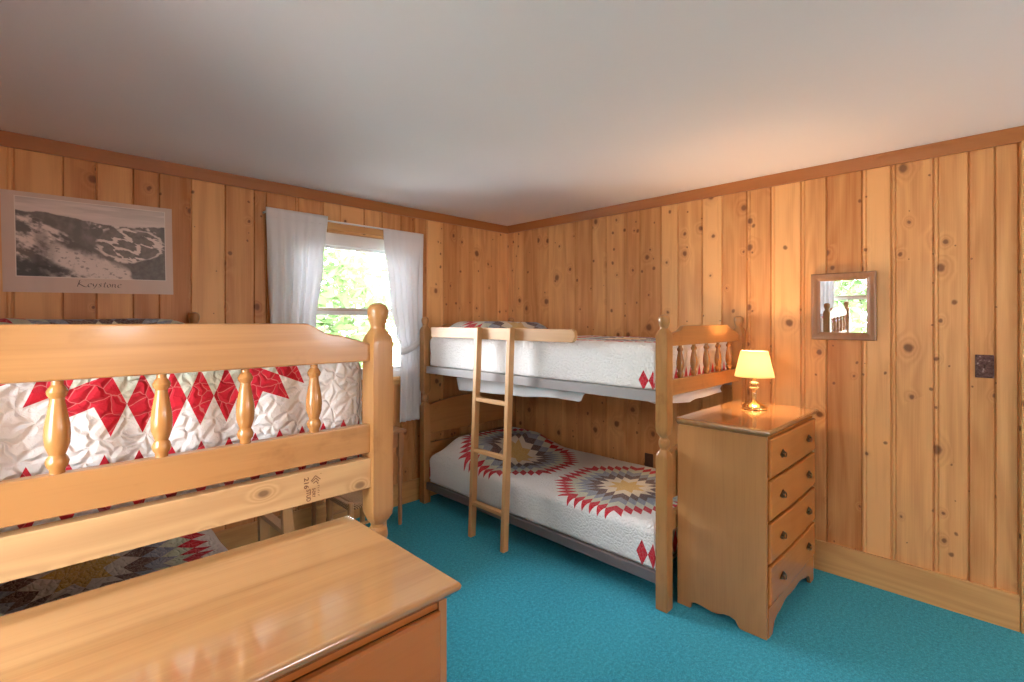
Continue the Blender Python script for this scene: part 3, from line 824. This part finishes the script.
# loose sheet tucked under the upper bunk board of the corner bed, hanging down at the open side and at the foot
bm = NB()
path = [(-0.975, -0.42), (-0.975, -2.16), (-0.09, -2.16)]
def sheet_drop(q):          # q in metres along the path
    K = [(0.0, 0.02), (0.03, 0.115), (0.35, 0.105), (0.75, 0.09), (1.05, 0.065), (1.17, 0.07), (1.22, 0.075), (1.25, 0.012), (1.70, 0.012), (1.74, 0.022), (1.80, 0.032), (2.08, 0.052), (2.15, 0.060), (2.25, 0.050), (2.62, 0.046)]
    for (a, va), (b, vb) in zip(K, K[1:]):
        if q <= b: return va + (vb-va)*(q-a)/(b-a)
    return K[-1][1]
TOT = 1.74 + 0.885; N = 150; grid = []
for i in range(N+1):
    q = TOT*i/N
    if q < 1.72: x, y, nx_, ny_ = -0.975, -0.42-q, -1, 0
    elif q < 1.76: x, y, nx_, ny_ = -0.975, -2.16, -0.7, -0.7
    else: x, y, nx_, ny_ = -0.975+(q-1.74), -2.16, 0, -1
    d = sheet_drop(q); row = []
    for k in range(9):
        f = k/8; o_ = f*(0.006*math.sin(q*19) + 0.008*noise.noise(Vector((q*6, f, 2)))) - 0.03*math.sin(PI*f/2)*(1-f)
        row.append(bm.verts.new((x + nx_*o_, y + ny_*o_, 1.0722 - d*f)))
    grid.append(row)
for A, B in zip(grid, grid[1:]):
    for k in range(8): bm.faces.new([A[k], A[k+1], B[k+1], B[k]])
o = obj('bed_sheet', bm, M['sheet'], origin=(-0.55, -1.3, 1.0), angle=2.5)
m = o.modifiers.new('thick', 'SOLIDIFY'); m.thickness = 0.003; m.offset = 0
tag(o, 'loose white sheet hanging down under the far corner upper bunk', 'bed sheet')

# ------------------------------------------------------------------ chest of drawers
def chest(label, loc, rz):
    r = thing('chest_of_drawers', label, 'chest of drawers', loc, rz)
    W, D, H = 0.400, 0.2225, 0.955
    # carcass: sides with scalloped bracket feet
    side = [(D, 0.0), (D-0.07, 0.0), (D-0.078, 0.030), (D-0.095, 0.038), (D-0.13, 0.036), (D-0.18, 0.027), (D-0.21, 0.028), (D-0.245, 0.040), (D-0.275, 0.042), (D-0.30, 0.034), (D-0.313, 0.012), (D-0.325, 0.0), (-D, 0.0), (-D, H), (D, H)]
    for sx in (-1, 1):
        bm = NB(); prism(bm, side, 'x', min(sx*W, sx*(W-0.02)), max(sx*W, sx*(W-0.02)), 0.002)
        obj('side_panel', bm, M['chest_z'], r)
    bm = NB(); box(bm, -W+0.0205, W-0.0205, D-0.012, D-0.002, 0.03, H); obj('back_panel', bm, M['chest_z'], r)
    bm = NB()
    for z in (0.150, 0.3465, 0.549, 0.751, 0.9475): box(bm, -W+0.0205, W-0.0205, -D+0.004, D-0.0125, z-0.0075, z+0.0075)
    obj('drawer_divider', bm, M['chest_front'], r, smooth=False)
    # apron with bracket feet
    half = [(W-0.0205, 0.142), (W-0.0205, 0.0), (W-0.075, 0.0), (W-0.085, 0.020), (W-0.105, 0.050), (W-0.14, 0.064), (W-0.19, 0.070), (W-0.25, 0.085), (W-0.30, 0.092), (W-0.36, 0.085)]
    pts = half + [(-x, z) for x, z in reversed(half)]
    bm = NB(); prism(bm, pts, 'y', -D-0.004, -D+0.016, 0.002); obj('apron', bm, M['chest_front'], r)
    # top slab with a stepped, rounded moulding
    prof = [(0.0, 0.0), (0.006, 0.004), (0.010, 0.010), (0.016, 0.013), (0.021, 0.019), (0.0225, 0.026), (0.020, 0.032), (0.014, 0.0355)]
    bm = NB(); rings = []
    for e, z in prof:
        xs, ys, yb = W-0.004+e, D-0.004+e, D
        rings.append([bm.verts.new(p) for p in ((-xs, -ys-0.004, H+z), (xs, -ys-0.004, H+z), (xs, yb, H+z), (-xs, yb, H+z))])
    for A, B in zip(rings, rings[1:]):
        for i in range(4): bm.faces.new([A[i], A[(i+1) % 4], B[(i+1) % 4], B[i]])
    bm.faces.new(rings[0][::-1]); bm.faces.new(rings[-1])
    obj('top', bm, M['chest_top'], r, angle=0.75)
    # serpentine drawer fronts with bail pulls
    first = None
    for z0, z1 in ((0.160, 0.338), (0.356, 0.540), (0.559, 0.743), (0.760, 0.941)):
        bm = NB(); n = 48; hw = W-0.0225
        ring = []
        for fy, e in ((0.0, 0.0), (-0.008, 0.0), (-0.013, 0.004), (-0.0145, 0.010)):
            lo, hi = [], []
            for i in range(n+1):
                q = i/n; x = (-hw+e) + 2*(hw-e)*q
                sp = 0.007*(0.5 - 0.5*math.cos(2*PI*min(1, max(0, (q-0.06)/0.88)))) * (1 if fy < 0 else 0)
                sp *= 1 - 0.55*math.exp(-((q-0.5)/0.16)**2)
                lo.append(bm.verts.new((x, -D-0.001+fy-sp, z0+e))); hi.append(bm.verts.new((x, -D-0.001+fy-sp, z1-e)))
            ring.append((lo, hi))
        for (l0, h0), (l1, h1) in zip(ring, ring[1:]):
            for i in range(n):
                bm.faces.new([l0[i], l0[i+1], l1[i+1], l1[i]]); bm.faces.new([h0[i+1], h0[i], h1[i], h1[i+1]])
            bm.faces.new([l0[0], l1[0], h1[0], h0[0]]); bm.faces.new([l0[n], h0[n], h1[n], l1[n]])
        lo, hi = ring[-1]
        for i in range(n): bm.faces.new([lo[i], lo[i+1], hi[i+1], hi[i]])
        lo, hi = ring[0]
        for i in range(n): bm.faces.new([lo[i+1], lo[i], hi[i], hi[i+1]])
        dr = obj('drawer', bm, M['chest_front'], r)
        for sx in (-1, 1):
            zc = (z0+z1)/2; yf = -D-0.0185
            if first is None:
                b2 = NB()
                # shaped back plate
                pl_ = []
                for i in range(24):
                    a = 2*PI*i/24; k = 1+0.16*math.cos(4*a)
                    pl_.append((0.032*k*math.cos(a), 0.018*k*math.sin(a)))
                prism(b2, pl_, 'y', 0.0, 0.003)
                for s2 in (-1, 1):
                    tube(b2, [(s2*0.019, 0.001, 0.003), (s2*0.019, -0.008, 0.003)], [0.005, 0.0035], 10)
                tube(b2, [(0.019*math.cos(PI+PI*i/12), -0.008-0.003*math.sin(PI*i/12), 0.003+0.017*math.sin(PI+PI*i/12)) for i in range(13)], 0.0024, 8)
                h = first = obj('handle', b2, M['iron'], dr)
            else:
                h = first.copy(); link(h, dr); h.parent = dr
            h.location = (sx*0.222, yf-0.003, zc)
    return r
chest('honey brown chest of drawers in front of the corner bunk carrying the lit lamp', (-0.552, -2.4955, 0.0), 0.0)
chest('honey brown chest of drawers with a bare glossy top in the left foreground', (-3.238, -2.509, 0.0), math.radians(-0.5))

# ------------------------------------------------------------------ table lamp
def lamp():
    r = thing('table_lamp', 'small glowing table lamp with a cream shade on the chest of drawers', 'lamp', (-0.395, -2.472, 0.9908))
    bm = NB(); lathe(bm, [(0.062, 0.0), (0.070, 0.003), (0.071, 0.008), (0.069, 0.014), (0.060, 0.022), (0.048, 0.030), (0.032, 0.038), (0.018, 0.045), (0.011, 0.050)], n=32); obj('base', bm, M['brass'], r)
    bm = NB(); lathe(bm, [(0.010, 0.0498), (0.008, 0.056), (0.011, 0.072), (0.0135, 0.085), (0.009, 0.098), (0.012, 0.102), (0.012, 0.106), (0.008, 0.110)], n=20); obj('stem', bm, M['lampglass'], r)
    bm = NB(); lathe(bm, [(0.008, 0.1098), (0.018, 0.116), (0.026, 0.125), (0.018, 0.133), (0.010, 0.138), (0.013, 0.144), (0.024, 0.151), (0.016, 0.158), (0.009, 0.163), (0.009, 0.170)], n=24); obj('finial_disc', bm, M['lampglass'], r)
    bm = NB(); lathe(bm, [(0.010, 0.1698), (0.013, 0.174), (0.013, 0.205), (0.010, 0.208)], n=20); obj('socket', bm, M['brass'], r)
    bm = NB(); lathe(bm, [(0.010, 0.2078), (0.016, 0.222), (0.025, 0.240), (0.027, 0.254), (0.022, 0.270), (0.010, 0.281), (0.002, 0.283)], n=20); obj('bulb', bm, M['bulb'], r)
    bm = NB(); n = 48
    pr = [(0.106, 0.188), (0.1035, 0.199), (0.0745, 0.328), (0.072, 0.338)]
    rings = [[bm.verts.new((a*math.cos(2*PI*i/n), a*math.sin(2*PI*i/n), z)) for i in range(n)] for a, z in pr]
    for A, B in zip(rings, rings[1:]):
        for i in range(n): bm.faces.new([A[i], A[(i+1) % n], B[(i+1) % n], B[i]])
    sh = obj('lamp_shade', bm, M['shade'], r)
    m = sh.modifiers.new('thick', 'SOLIDIFY'); m.thickness = 0.002; m.offset = 0
    bm = NB()
    for k in range(3):
        a = 2*PI*k/3; tube(bm, [(0.0105*math.cos(a), 0.0105*math.sin(a), 0.205), (0.045*math.cos(a), 0.045*math.sin(a), 0.200), (0.105*math.cos(a), 0.105*math.sin(a), 0.199)], 0.0012, 6)
    obj('shade_spider', bm, M['brass'], r)
    li = bpy.data.lights.new('lamp_bulb_light', 'POINT'); li.energy = LAMP_W; li.color = (1.0, 0.62, 0.33); li.shadow_soft_size = 0.035
    lo = bpy.data.objects.new('lamp_bulb_light', li); link(lo, r); lo.location = (0, 0, 0.262)
    return r
LAMP_W = 44.0
lamp()

# ------------------------------------------------------------------ mirror, switch, outlet
r = thing('wall_mirror', 'small rectangular mirror in a brown wood frame on the pine wall', 'mirror', (-0.008, -2.836, 1.59))
r.rotation_euler = (0, -0.026, 0.0115)
y0, y1, z0, z1, fw, th = -0.160, 0.160, -0.197, 0.197, 0.045, 0.030
bm = NB(); P = [(y0, z0), (y1, z0), (y1, z1), (y0, z1)]
prf = [(0.0, 0.0), (0.0, th-0.004), (0.006, th), (0.020, th-0.002), (0.036, th-0.010), (fw, th-0.016), (fw, 0.0)]
rings = []
for e, d in prf:
    rings.append([bm.verts.new((-d, y0+e, z0+e)), bm.verts.new((-d, y1-e, z0+e)), bm.verts.new((-d, y1-e, z1-e)), bm.verts.new((-d, y0+e, z1-e))])
for A, B in zip(rings, rings[1:]):
    for i in range(4): bm.faces.new([A[i], A[(i+1) % 4], B[(i+1) % 4], B[i]])
obj('mirror_frame', bm, M['frame_wood'], r, angle=0.5)
bm = NB(); box(bm, -0.012, -0.004, y0+fw-0.002, y1-fw+0.002, z0+fw-0.002, z1-fw+0.002); obj('mirror_glass', bm, M['mirror'], r, smooth=False)

r = thing('light_switch', 'hammered bronze light switch plate on the pine wall', 'light switch', (-0.0005, -3.437, 1.276))
bm = NB(); box(bm, -0.007, 0.0, -0.035, 0.035, -0.058, 0.058, 0.003); obj('switch_plate', bm, M['bronze'], r)
bm = NB(); prism(bm, [(-0.0068, -0.010), (-0.0068, 0.010), (-0.020, -0.006), (-0.019, -0.010)], 'y', -0.004, 0.004, 0.001); obj('toggle', bm, M['brown_plastic'], r)
for z in (-0.03, 0.03):
    bm = NB(); tube(bm, [(-0.0065, 0, z), (-0.0085, 0, z)], 0.003, 10); obj('screw', bm, M['bronze'], r)
r = thing('wall_outlet', 'brown wall outlet just above the lower quilt in the far corner', 'outlet', (-0.0005, -1.566, 0.425))
bm = NB(); box(bm, -0.006, 0.0, -0.035, 0.035, -0.057, 0.057, 0.002); obj('outlet_plate', bm, M['brown_plastic'], r)
for z in (-0.02, 0.02):
    bm = NB(); prism(bm, [(0.016*math.cos(2*PI*i/16), z+0.013*math.sin(2*PI*i/16)) for i in range(16)], 'x', -0.009, -0.0055, 0.001); obj('socket_face', bm, M['brown_plastic'], r)

# ------------------------------------------------------------------ nightstand and rush stool
r = thing('nightstand', 'brown turned leg nightstand under the window beside the corner bunk', 'nightstand', (-1.72, -0.23, 0))
hx, hy = 0.31, 0.148
bm = NB(); box(bm, -hx, hx, -hy, hy, 0.682, 0.704, 0.006); obj('tabletop', bm, M['stand_x'], r)
for nm, b in (('apron', (-hx+0.045, hx-0.045, -hy+0.03, -hy+0.048)), ('apron', (-hx+0.045, hx-0.045, hy-0.048, hy-0.03)), ('apron', (-hx+0.03, -hx+0.048, -hy+0.045, hy-0.045)), ('apron', (hx-0.048, hx-0.03, -hy+0.045, hy-0.045))):
    bm = NB(); box(bm, *b, 0.575, 0.6818, 0.002); obj(nm, bm, M['stand_x'], r)
LEG = [(0.0, 0.012, 2), (0.01, 0.014, 2), (0.12, 0.016, 2), (0.17, 0.0125, 2), (0.19, 0.018, 2), (0.21, 0.012, 2), (0.25, 0.014, 2), (0.36, 0.019, 2), (0.44, 0.014, 2), (0.455, 0.0185, 2), (0.475, 0.013, 2), (0.50, 0.017, 3), (0.52, 0.020, 16), (0.6818, 0.020, 16)]
l0 = None
for sx in (-1, 1):
    for sy in (-1, 1):
        if l0 is None: l = l0 = obj('leg', post_mesh(LEG), M['stand_z'], r, angle=0.45)
        else:
            l = l0.copy(); link(l, r); l.parent = r
        l.location = (sx*(hx-0.038), sy*(hy-0.032), 0)

r = thing('rush_stool', 'small stool with a woven rush seat behind the foreground bunk post', 'stool', (-1.975, -0.70, 0))
hx, hy = 0.125, 0.150
l0 = None
for sx in (-1, 1):
    for sy in (-1, 1):
        if l0 is None: l = l0 = obj('leg', post_mesh([(0, 0.014, 2), (0.02, 0.016, 2), (0.40, 0.0175, 2), (0.448, 0.0165, 2), (0.452, 0.012, 2)]), M['pale_z'], r)
        else:
            l = l0.copy(); link(l, r); l.parent = r
        l.location = (sx*(hx-0.017), sy*(hy-0.017), 0)
bm = NB(); box(bm, -hx+0.032, hx-0.032, -hy+0.004, hy-0.004, 0.405, 0.440, 0.012, 3); box(bm, -hx+0.004, -hx+0.0322, -hy+0.034, hy-0.034, 0.405, 0.440, 0.006); box(bm, hx-0.0322, hx-0.004, -hy+0.034, hy-0.034, 0.405, 0.440, 0.006)
obj('seat', bm, M['rush'], r)
for z in (0.15, 0.28):
    for sx in (-1, 1):
        bm = NB(); tube(bm, [(sx*(hx-0.017), -hy+0.031, z), (sx*(hx-0.017), hy-0.031, z)], 0.009, 10); obj('stretcher', bm, M['pale_y'], r)
    for sy in (-1, 1):
        bm = NB(); tube(bm, [(-hx+0.031, sy*(hy-0.017), z+0.03), (hx-0.031, sy*(hy-0.017), z+0.03)], 0.009, 10); obj('stretcher', bm, M['pale_x'], r)

# ------------------------------------------------------------------ poster
r = thing('poster', 'black and white mountain poster on the pine wall', 'poster', (-3.150, -0.0008, 1.910))
r.rotation_euler = (0, -math.radians(1.0), 0)
PW, PH = 0.355, 0.2545
t = NT('cream poster paper')
nz = t.noise(t.vmul(t.n('ShaderNodeTexCoord').outputs['Object'], (9.0, 1.0, 1.2)), 1.0, 3.0)
M['paper'] = t.done(t.bsdf(t.ramp(nz, [(0.3, (0.60, 0.47, 0.40)), (0.7, (0.68, 0.54, 0.465))]), 0.45))
bm = NB(); box(bm, -PW, PW, -0.0015, 0.0, -PH, PH); obj('paper_sheet', bm, M['paper'], r, smooth=False)
ix0, ix1, iz0, iz1 = -0.305, 0.317, -0.172, 0.228
bm = NB(); box(bm, ix0-0.004, ix1+0.004, -0.0019, -0.0014, iz0-0.004, iz1+0.004); obj('picture_border', bm, simple('white print border', (0.80, 0.72, 0.66), 0.5), r, smooth=False)
def fbm(x, y, o=5, s=0.0):
    a, f, v = 0.5, 1.0, 0.0
    for _ in range(o):
        v += a*noise.noise(Vector((x*f, y*f, s))); a *= 0.55; f *= 2.05
    return v
def ss(x, a, b):
    k = max(0, min(1, (x-a)/(b-a))); return k*k*(3-2*k)
def ridged(x, y, z, o=4):
    a, f, v = 0.5, 1.0, 0.0
    for _ in range(o):
        n_ = 1 - abs(noise.noise(Vector((x*f, y*f, z))))*2.2; v += a*n_; a *= 0.5; f *= 2.1
    return v
def pic(p, q):
    X, Y = p*1.55, q
    ridge = 0.17 + 0.09*ss(p, 0.15, 0.62) - 0.04*ss(p, 0.75, 1.0) + 0.035*fbm(p*9, 1.0, 5)
    sky = 0.62 + 0.16*fbm(p*2.5, q*16, 4, 2.0) - 0.12*ss(q, 0.05, 0.0)
    sky -= 0.10*ss(q - 0.10 - 0.04*p, 0.02, 0.0)*ss(fbm(p*3, q*20, 3, 5.5), -0.1, 0.2)
    # dark forest base with soft haze
    v = 0.13 + 0.16*max(0.0, fbm(X*8, Y*7, 5, 4.0) + 0.12)
    # snow capped far range on the right half
    far = ss(ridge + 0.13 - q, 0.0, 0.05)*ss(p, 0.40, 0.52)
    v += far*0.50*ss(fbm(X*11, Y*13, 5, 7.0), 0.0, 0.20)
    # ski hill with winding runs
    e = ((p-0.745)/0.25)**2 + ((q-0.52)/0.245)**2
    hill = ss(1.15 - e + 0.35*fbm(p*7, q*7, 3, 3.0), 0.0, 0.25)
    a_ = 0.80*X + 0.60*Y*1.3; b_ = -0.55*X + 0.85*Y*1.3
    rn_ = ridged(a_*3.2 + 0.25*fbm(X*6, Y*6, 3, 1.0), b_*8.5 + 0.3*fbm(X*5, Y*5, 3, 8.0), 2.6, 3)
    v = v*(1-hill) + hill*(0.17 + 0.12*fbm(X*14, Y*14, 3, 6.0))
    v = max(v, hill*0.70*ss(rn_, 0.47, 0.56))
    rim = abs(math.sqrt(max(0, ((p-0.745)/0.235)**2 + ((q-0.52)/0.22)**2)) - 1 + 0.30*fbm(p*7, q*7, 4, 4.4))
    v = max(v, 0.62*ss(rim, 0.085, 0.03)*ss(q + 0.9*(p-0.7), 0.30, 0.42))
    # snow streaked slope falling from the left towards the valley
    line = 0.10 + 1.08*p
    sl = ss(q - line + 0.07*fbm(p*9, q*9, 4, 2.2), 0.0, 0.05)*ss(0.88 - p - 0.10*(1-q), 0.0, 0.10)
    dd = fbm((q-1.05*p)*7.0, (p+q)*2.6, 5, 1.0) + 0.5*fbm(X*16, Y*16, 4, 9.0)
    sv = 0.11 + 0.58*ss(dd, -0.12, 0.30)
    sv *= 1 - 0.5*ss(abs(p-0.15+0.02*fbm(q*8, 0, 2)), 0.06, 0.02)*ss(q, 0.35, 0.5)
    sv *= 1 - 0.6*ss(q - 0.74 - 0.35*p + 0.10*fbm(X*7, Y*7, 3, 5.0), 0.0, 0.08)*ss(0.34-p, 0.0, 0.1)
    v = v*(1-sl) + sv*sl
    # pale valley floor
    c_ = 0.55 + 0.62*(p-0.2)
    val = ss(abs(q - c_ - 0.13) + 0.10*fbm(X*7, Y*7, 4, 5.0), 0.20, 0.08)*ss(p, 0.12, 0.28)*ss(0.80-p, 0.0, 0.08)
    road = ss(abs(q - 0.50 - 0.78*(p-0.3)), 0.010, 0.003)*ss(p, 0.25, 0.3)
    tv = 0.64 - 0.34*ss(fbm(X*20, Y*26, 4, 5.0), 0.12, 0.30) - 0.25*road
    v = v*(1-val) + tv*val
    # dark wooded shoulder lower right
    sh = ss(q - (0.80 - 0.62*(p-0.70)) + 0.04*fbm(p*10, q*10, 3, 6.6), 0.0, 0.03)*ss(p - 0.69 - 0.20*max(0, q-0.80) + 0.03*fbm(p*9, q*9, 3, 1.7), 0.0, 0.03)
    v = v*(1-sh) + sh*(0.12 + 0.10*fbm(X*16, Y*16, 4, 3.0))
    k = ss(q - ridge, -0.004, 0.008)
    v = sky*(1-k) + v*k
    return max(0.03, min(0.75, v))
bm = NB(); cl = bm.loops.layers.float_color.new('ink'); NX, NZ = 230, 150
g = [[bm.verts.new((ix0+(ix1-ix0)*i/NX, -0.0021, iz1+(iz0-iz1)*k/NZ)) for i in range(NX+1)] for k in range(NZ+1)]
vals = [[pic(i/NX, k/NZ) for i in range(NX+1)] for k in range(NZ+1)]
for k in range(NZ):
    for i in range(NX):
        f = bm.faces.new([g[k][i], g[k+1][i], g[k+1][i+1], g[k][i+1]])
        for l, (kk, ii) in zip(f.loops, ((k, i), (k+1, i), (k+1, i+1), (k, i+1))):
            v = vals[kk][ii]; l[cl] = (v*1.20, v*1.06, v*1.0, 1)
t = NT('printed mountain photograph')
M['print'] = t.done(t.bsdf(t.n('ShaderNodeAttribute', attribute_name='ink').outputs['Color'], 0.4))
obj('mountain_photograph', bm, M['print'], r, smooth=False)
# hand lettered title as broad-pen strokes
GL = {
 'K': [[(0.15, 1.30), (0.05, 0.6), (-0.05, 0.0)], [(-0.25, 1.05), (0.0, 1.25), (0.3, 1.38)], [(1.05, 1.42), (0.55, 1.15), (0.12, 0.68), (0.45, 0.35), (0.85, 0.05), (1.2, 0.0)]],
 'e': [[(0.10, 0.35), (0.42, 0.50), (0.46, 0.68), (0.28, 0.72), (0.08, 0.45), (0.10, 0.15), (0.28, 0.0), (0.55, 0.10)]],
 'y': [[(0.02, 0.70), (0.12, 0.30), (0.26, 0.18), (0.44, 0.35), (0.54, 0.70)], [(0.54, 0.70), (0.40, 0.10), (0.18, -0.35), (-0.10, -0.50)]],
 's': [[(0.46, 0.66), (0.22, 0.72), (0.12, 0.55), (0.34, 0.32), (0.32, 0.08), (0.02, 0.02)]],
 't': [[(0.28, 1.05), (0.18, 0.40), (0.20, 0.06), (0.42, 0.06)], [(0.0, 0.72), (0.45, 0.76)]],
 'o': [[(0.28, 0.70), (0.08, 0.52), (0.08, 0.18), (0.26, 0.0), (0.46, 0.18), (0.48, 0.50), (0.28, 0.70)]],
 'n': [[(0.10, 0.70), (0.06, 0.0)], [(0.08, 0.40), (0.28, 0.66), (0.42, 0.60), (0.44, 0.20), (0.52, 0.02), (0.64, 0.06)]],
}
def bez(pts, n=10):
    out = []
    P = [pts[0]] + pts + [pts[-1]]
    for i in range(1, len(P)-2):
        for k in range(n):
            t_ = k/n; a, b, c, d = (Vector(P[i-1]), Vector(P[i]), Vector(P[i+1]), Vector(P[i+2]))
            out.append(0.5*((2*b) + (c-a)*t_ + (2*a-5*b+4*c-d)*t_*t_ + (3*b-a-3*c+d)*t_**3))
    return out + [Vector(pts[-1])]
bm = NB(); pen = 0.0
x = -0.075; sc = 0.0262
for ch, adv in zip('Keystone', (1.15, 0.62, 0.70, 0.58, 0.50, 0.62, 0.72, 0.6)):
    for st in GL[ch]:
        c = bez(st); nib = Vector((math.cos(0.7), math.sin(0.7)))*0.085
        L, R = [], []
        for q in c:
            q = Vector((q.x*1.25 + 0.12*q.y, q.y))
            for lst, s_ in ((L, 1), (R, -1)):
                p = q + s_*nib + Vector((0.006*s_, -0.02*s_))
                lst.append(bm.verts.new((x + sc*p.x, -0.0024, -0.221 + sc*p.y)))
        for i in range(len(c)-1): bm.faces.new([L[i], L[i+1], R[i+1], R[i]])
    x += adv*sc*1.30
obj('title_lettering', bm, M['ink'], r, smooth=False)

# ------------------------------------------------------------------ added fill lights, unseen behind the viewer
def fill_light(label, x, y, z, rad):  # hanging globe added out of view to brighten the room
    r = thing('fill_light_globe', label, 'fill_light', (x, y, RH-0.0005))
    bm = NB(); lathe(bm, [(0.05, -0.025), (0.055, -0.015), (0.055, 0.0)], n=24); obj('fill_mount', bm, M['vinyl'], r)
    bm = NB(); tube(bm, [(0, 0, -0.0252), (0, 0, z-RH+rad*0.97)], 0.004, 8); obj('fill_cord', bm, M['vinyl'], r)
    bm = NB(); n = 60; prof = []
    for i in range(1, n):
        a = PI*i/n - PI/2; prof.append((rad*math.cos(a)*(1+0.012*(i % 2)), z-RH+rad*math.sin(a)))
    lathe(bm, prof, n=40); obj('glow_globe', bm, M['fill_glow'], r, angle=2)
fill_light('added fill light globe, unseen behind the viewer, nearer the left wall', -2.9, -5.6, 1.55, 0.17)
fill_light('added fill light globe, unseen behind the viewer, nearer the mirror wall', -1.2, -5.7, 1.50, 0.24)

# ------------------------------------------------------------------ outdoors
bm = NB(); box(bm, -30, 30, -25, 30, -1.2, -0.9)
tag(obj('ground', bm, simple('pale bounce ground', (0.5, 0.49, 0.46), 0.9), smooth=False), 'yard ground outside the windows, made pale to bounce daylight in', 'yard', kind='structure')  # ground made pale so it bounces daylight up to the ceiling
def tree(label, x, y, th, tr, cz, cr, nleaf, seed, mat, group):
    r = thing('tree', label, 'tree', (x, y, -0.9), group=group)
    rn = random.Random(seed)
    bm = NB(); pts = [(0.03*math.sin(i), 0.03*math.cos(i*1.3), th*i/8) for i in range(9)]
    tube(bm, pts, [tr*(1.15-0.07*i) for i in range(9)], 14)
    for k in range(7):
        a = rn.uniform(0, 2*PI); z = th*rn.uniform(0.35, 0.9); l = cr*rn.uniform(0.5, 0.9)
        tube(bm, [(0, 0, z), (l*0.5*math.cos(a), l*0.5*math.sin(a), z+0.3*l), (l*math.cos(a), l*math.sin(a), z+0.45*l)], [tr*0.35, tr*0.22, tr*0.1], 7)
    obj('trunk', bm, M['bark'], r)
    bm = NB()
    for _ in range(nleaf):
        d = Vector((rn.gauss(0, 1), rn.gauss(0, 1), rn.gauss(0, 1))).normalized()*cr*rn.random()**0.45
        p = Vector((d.x, d.y, cz + d.z*1.25))
        a = Vector((rn.gauss(0, 1), rn.gauss(0, 1), rn.gauss(0, 0.6))).normalized(); b = a.cross(Vector((rn.gauss(0, 1), rn.gauss(0, 1), rn.gauss(0, 1)))).normalized()
        l, w = rn.uniform(0.07, 0.13), rn.uniform(0.03, 0.055)
        bm.faces.new([bm.verts.new(p - a*l), bm.verts.new(p + b*w), bm.verts.new(p + a*l), bm.verts.new(p - b*w)])
    obj('foliage', bm, mat, r, smooth=False)
tree('tall tree with a pale grey trunk outside the far window', 1.30, 5.0, 8.0, 0.17, 7.0, 1.6, 2200, 1, M['leaf2'], None)
for i, (x, y, cz, cr) in enumerate(((-0.75, 3.0, 2.6, 1.15), (3.6, 9.5, 3.4, 2.0), (-0.9, 7.2, 3.2, 1.9), (0.6, 12.6, 3.6, 2.2), (1.2, 2.7, 1.2, 0.75))):
    tree('leafy green tree outside the far window', x, y, cz, 0.09, cz, cr, 2600 if i < 4 else 900, 20+i, M['leaf'] if i % 2 else M['leaf2'], 'trees outside the far window')
for i, (x, y, cz, cr) in enumerate(((-7.6, -1.7, 2.6, 1.4), (-10.5, -4.0, 2.8, 1.8), (-9.6, 1.6, 2.4, 1.4))):
    tree('leafy green tree outside the window seen in the mirror', x, y, cz, 0.10, cz, cr, 2200, 40+i, M['leaf2'], 'trees outside the mirrored window')

# ------------------------------------------------------------------ light
wd = bpy.data.worlds.new('sky'); SC.world = wd; wd.use_nodes = True
nt = wd.node_tree; nt.nodes.clear()
sky = nt.nodes.new('ShaderNodeTexSky'); sky.sky_type = 'HOSEK_WILKIE'; sky.turbidity = 6.0; sky.ground_albedo = 0.4; sky.sun_direction = Vector((0.4, -0.5, 0.75)).normalized()
mixn = nt.nodes.new('ShaderNodeMix'); mixn.data_type = 'RGBA'; mixn.inputs[0].default_value = 0.75
mixn.inputs[7].default_value = (0.92, 0.96, 1.0, 1)
bg = nt.nodes.new('ShaderNodeBackground'); bg.inputs[1].default_value = 42.0
ow = nt.nodes.new('ShaderNodeOutputWorld')
nt.links.new(sky.outputs[0], mixn.inputs[6]); nt.links.new(mixn.outputs[2], bg.inputs[0]); nt.links.new(bg.outputs[0], ow.inputs[0])
def portal(name, loc, rot, sx, sy):
    li = bpy.data.lights.new(name, 'AREA'); li.shape = 'RECTANGLE'; li.size = sx; li.size_y = sy
    li.cycles.is_portal = True
    o = bpy.data.objects.new(name, li); link(o); o.location = loc; o.rotation_euler = rot
portal('window_portal', (-1.65, 0.125, 1.59), (PI/2, 0, PI), 1.1, 1.12)
portal('window_portal', (RX0-0.125, -2.35, 1.55), (PI/2, 0, -PI/2), 1.2, 1.2)

# ------------------------------------------------------------------ camera
cam = bpy.data.cameras.new('camera'); co = bpy.data.objects.new('camera', cam); link(co)
cam.sensor_fit = 'HORIZONTAL'; cam.sensor_width = 36.0; cam.lens = 494.0/1024*36.0
cam.shift_y = -20.0/1024
cam.clip_start = 0.02
co.location = (-3.44, -3.52, 1.504)
co.rotation_euler = (PI/2, 0, math.atan2(496, 494) - PI/2)
SC.camera = co

vs = SC.view_settings
SC.display_settings.display_device = 'sRGB'
vs.view_transform = 'Standard'; vs.look = 'None'; vs.gamma = 1.0; vs.use_curve_mapping = False
vs.exposure = 0.38
SC.cycles.max_bounces = 10; SC.cycles.diffuse_bounces = 6; SC.cycles.transparent_max_bounces = 8
SC.cycles.sample_clamp_indirect = 8.0
